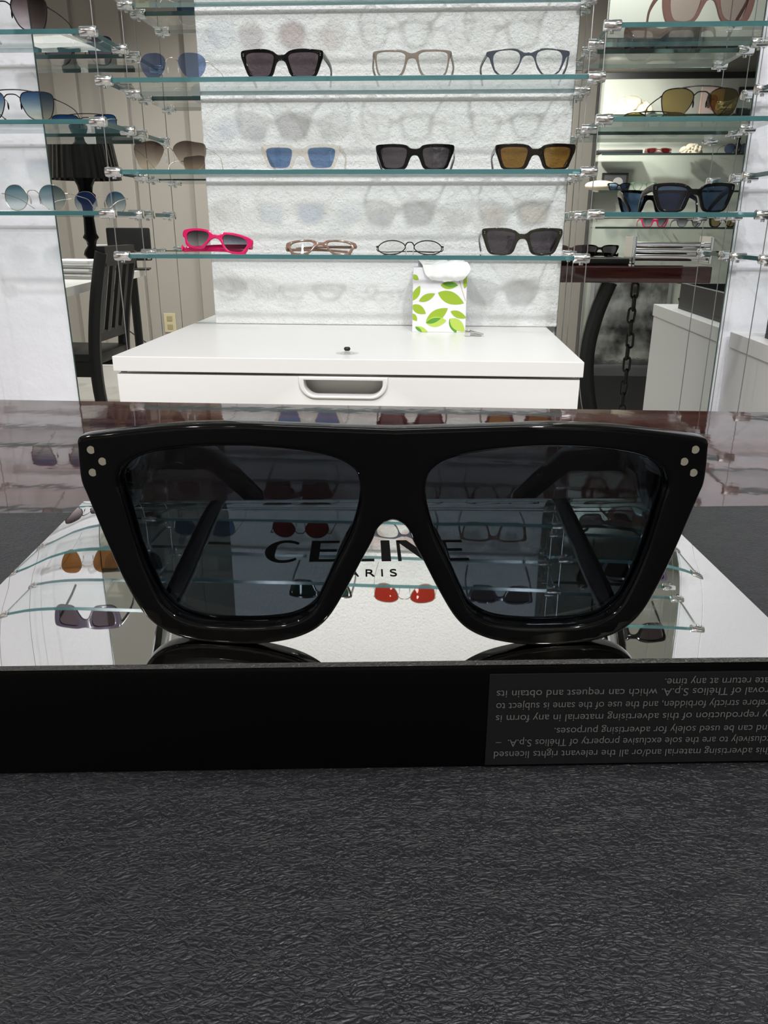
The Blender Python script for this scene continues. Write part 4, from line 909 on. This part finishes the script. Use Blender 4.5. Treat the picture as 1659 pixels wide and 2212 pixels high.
wire(0.140, 0.048, 'round', M_dkmetal, L_navy, 'round dark lensed sunglasses on the upper alcove shelf across the room', 'sunglasses', on_sh(1582, 'upper', 0.14), R180)
acetate(0.140, 0.030, 'low', A_rose, L_wine, 'wine red folded sunglasses on the upper alcove shelf across the room', 'sunglasses', on_sh(1415, 'upper', 0.14), R180, folded=True)
b = nb(); lathe(b, [(0.0001, 0), (0.018, 0), (0.018, 0.05), (0.008, 0.06), (0.008, 0.075), (0.011, 0.076), (0.011, 0.10), (0.0001, 0.10)], 14)
o = obj('spray_bottle', b, M_blk, None, 40); o.location = on_sh(1582, 'upper', 0.05); tag(o, 'small black capped bottle behind the round dark sunglasses in alcove', 'bottle')
o = obj('dark_case', bx((-0.12, -0.04, 0), (0.12, 0.04, 0.022), 0.004), M_blk, None, 40); o.location = on_sh(1330, 'upper'); tag(o, 'flat dark case on the upper alcove shelf, seen in right mirror', 'case')
# low mirror panel under the table; crystal-like reflections are mottled into its colour
def antique():
    m = pbr('antique_mirror', (0.5, 0.5, 0.48), 0.12, 0.9); N, L = m.node_tree.nodes, m.node_tree.links; b = N['Principled BSDF']
    tc = N.new('ShaderNodeTexCoord'); t = N.new('ShaderNodeTexNoise'); t.inputs['Scale'].default_value = 7; t.inputs['Detail'].default_value = 6; L.new(tc.outputs['Object'], t.inputs['Vector'])
    cr = N.new('ShaderNodeValToRGB'); cr.color_ramp.elements[0].position = 0.35; cr.color_ramp.elements[1].position = 0.65; cr.color_ramp.elements[0].color = (0.06, 0.06, 0.06, 1); cr.color_ramp.elements[1].color = (0.62, 0.63, 0.60, 1)
    L.new(t.outputs['Fac'], cr.inputs[0]); L.new(cr.outputs[0], b.inputs['Base Color'])
    bp = N.new('ShaderNodeBump'); bp.inputs['Strength'].default_value = 0.6; bp.inputs['Distance'].default_value = 0.01; L.new(t.outputs['Fac'], bp.inputs['Height']); L.new(bp.outputs[0], b.inputs['Normal']); return m
pa, pb_ = vr(1262, 795, AYv-0.02), vr(1455, 600, AYv-0.02)
t = thing('antique_panel', 'mottled silver antique mirror panel low in the alcove, behind the chain', 'mirror panel', (pa.x, AY+0.001, pa.z))
obj('pane', bx((0.02, 0, 0.02), (pb_.x-pa.x-0.02, 0.01, pb_.z-pa.z-0.02)), antique(), t)
b = nb(); w, h = pb_.x-pa.x, pb_.z-pa.z
for lo, hi in (((0, 0, 0), (w, 0.016, 0.02)), ((0, 0, h-0.02), (w, 0.016, h)), ((0, 0, 0.02), (0.02, 0.016, h-0.02)), ((w-0.02, 0, 0.02), (w, 0.016, h-0.02))): box(b, lo, hi)
obj('frame', b, M_silver, t)
# things on the right end of the table, seen in the mirror
def on_table(px, y): p = vr(px, 555, 2*MY-y); return Vector((p.x, y, TZ))
p = on_table(1266, 0.36)
t = thing('glasses_tray', 'long black velvet tray with folded glasses on the red table in mirror', 'tray', p)
obj('tray_shell', bx((-0.13, -0.09, 0), (0.13, 0.09, 0.020), 0.004), M_blk, t, 40)
for k, (x, y_, m_, ln, lab) in enumerate(((-0.06, 0.03, A_rose, L_grey, 'rose framed sunglasses at the left of the black table tray'), (0.05, 0.02, M_black, L_dgrey, 'black sunglasses at the right of the black table tray'))):
    acetate(0.125, 0.040, 'square', m_, ln, lab, 'sunglasses', (p.x+x, p.y+y_-0.05*k, p.z+0.021), R180+0.3*k, folded=True)
p = on_table(1440, 0.30)
t = thing('steel_napkin_rack', 'shiny steel rack on the red table, seen in the right mirror', 'rack', p)
for k in range(4):
    b = nb(); cyl(b, (-0.13, 0.05-k*0.03, 0.02+0.02*(k % 3)), (0.13, 0.05-k*0.03, 0.02+0.02*(k % 3)), 0.011, 14, 0.002); obj('rod', b, M_chrome, t, 40)
for s in (-1, 1): obj('side_plate', bx((s*0.13-0.006, -0.06, 0), (s*0.13+0.006, 0.07, 0.09), 0.003), M_chrome, t)
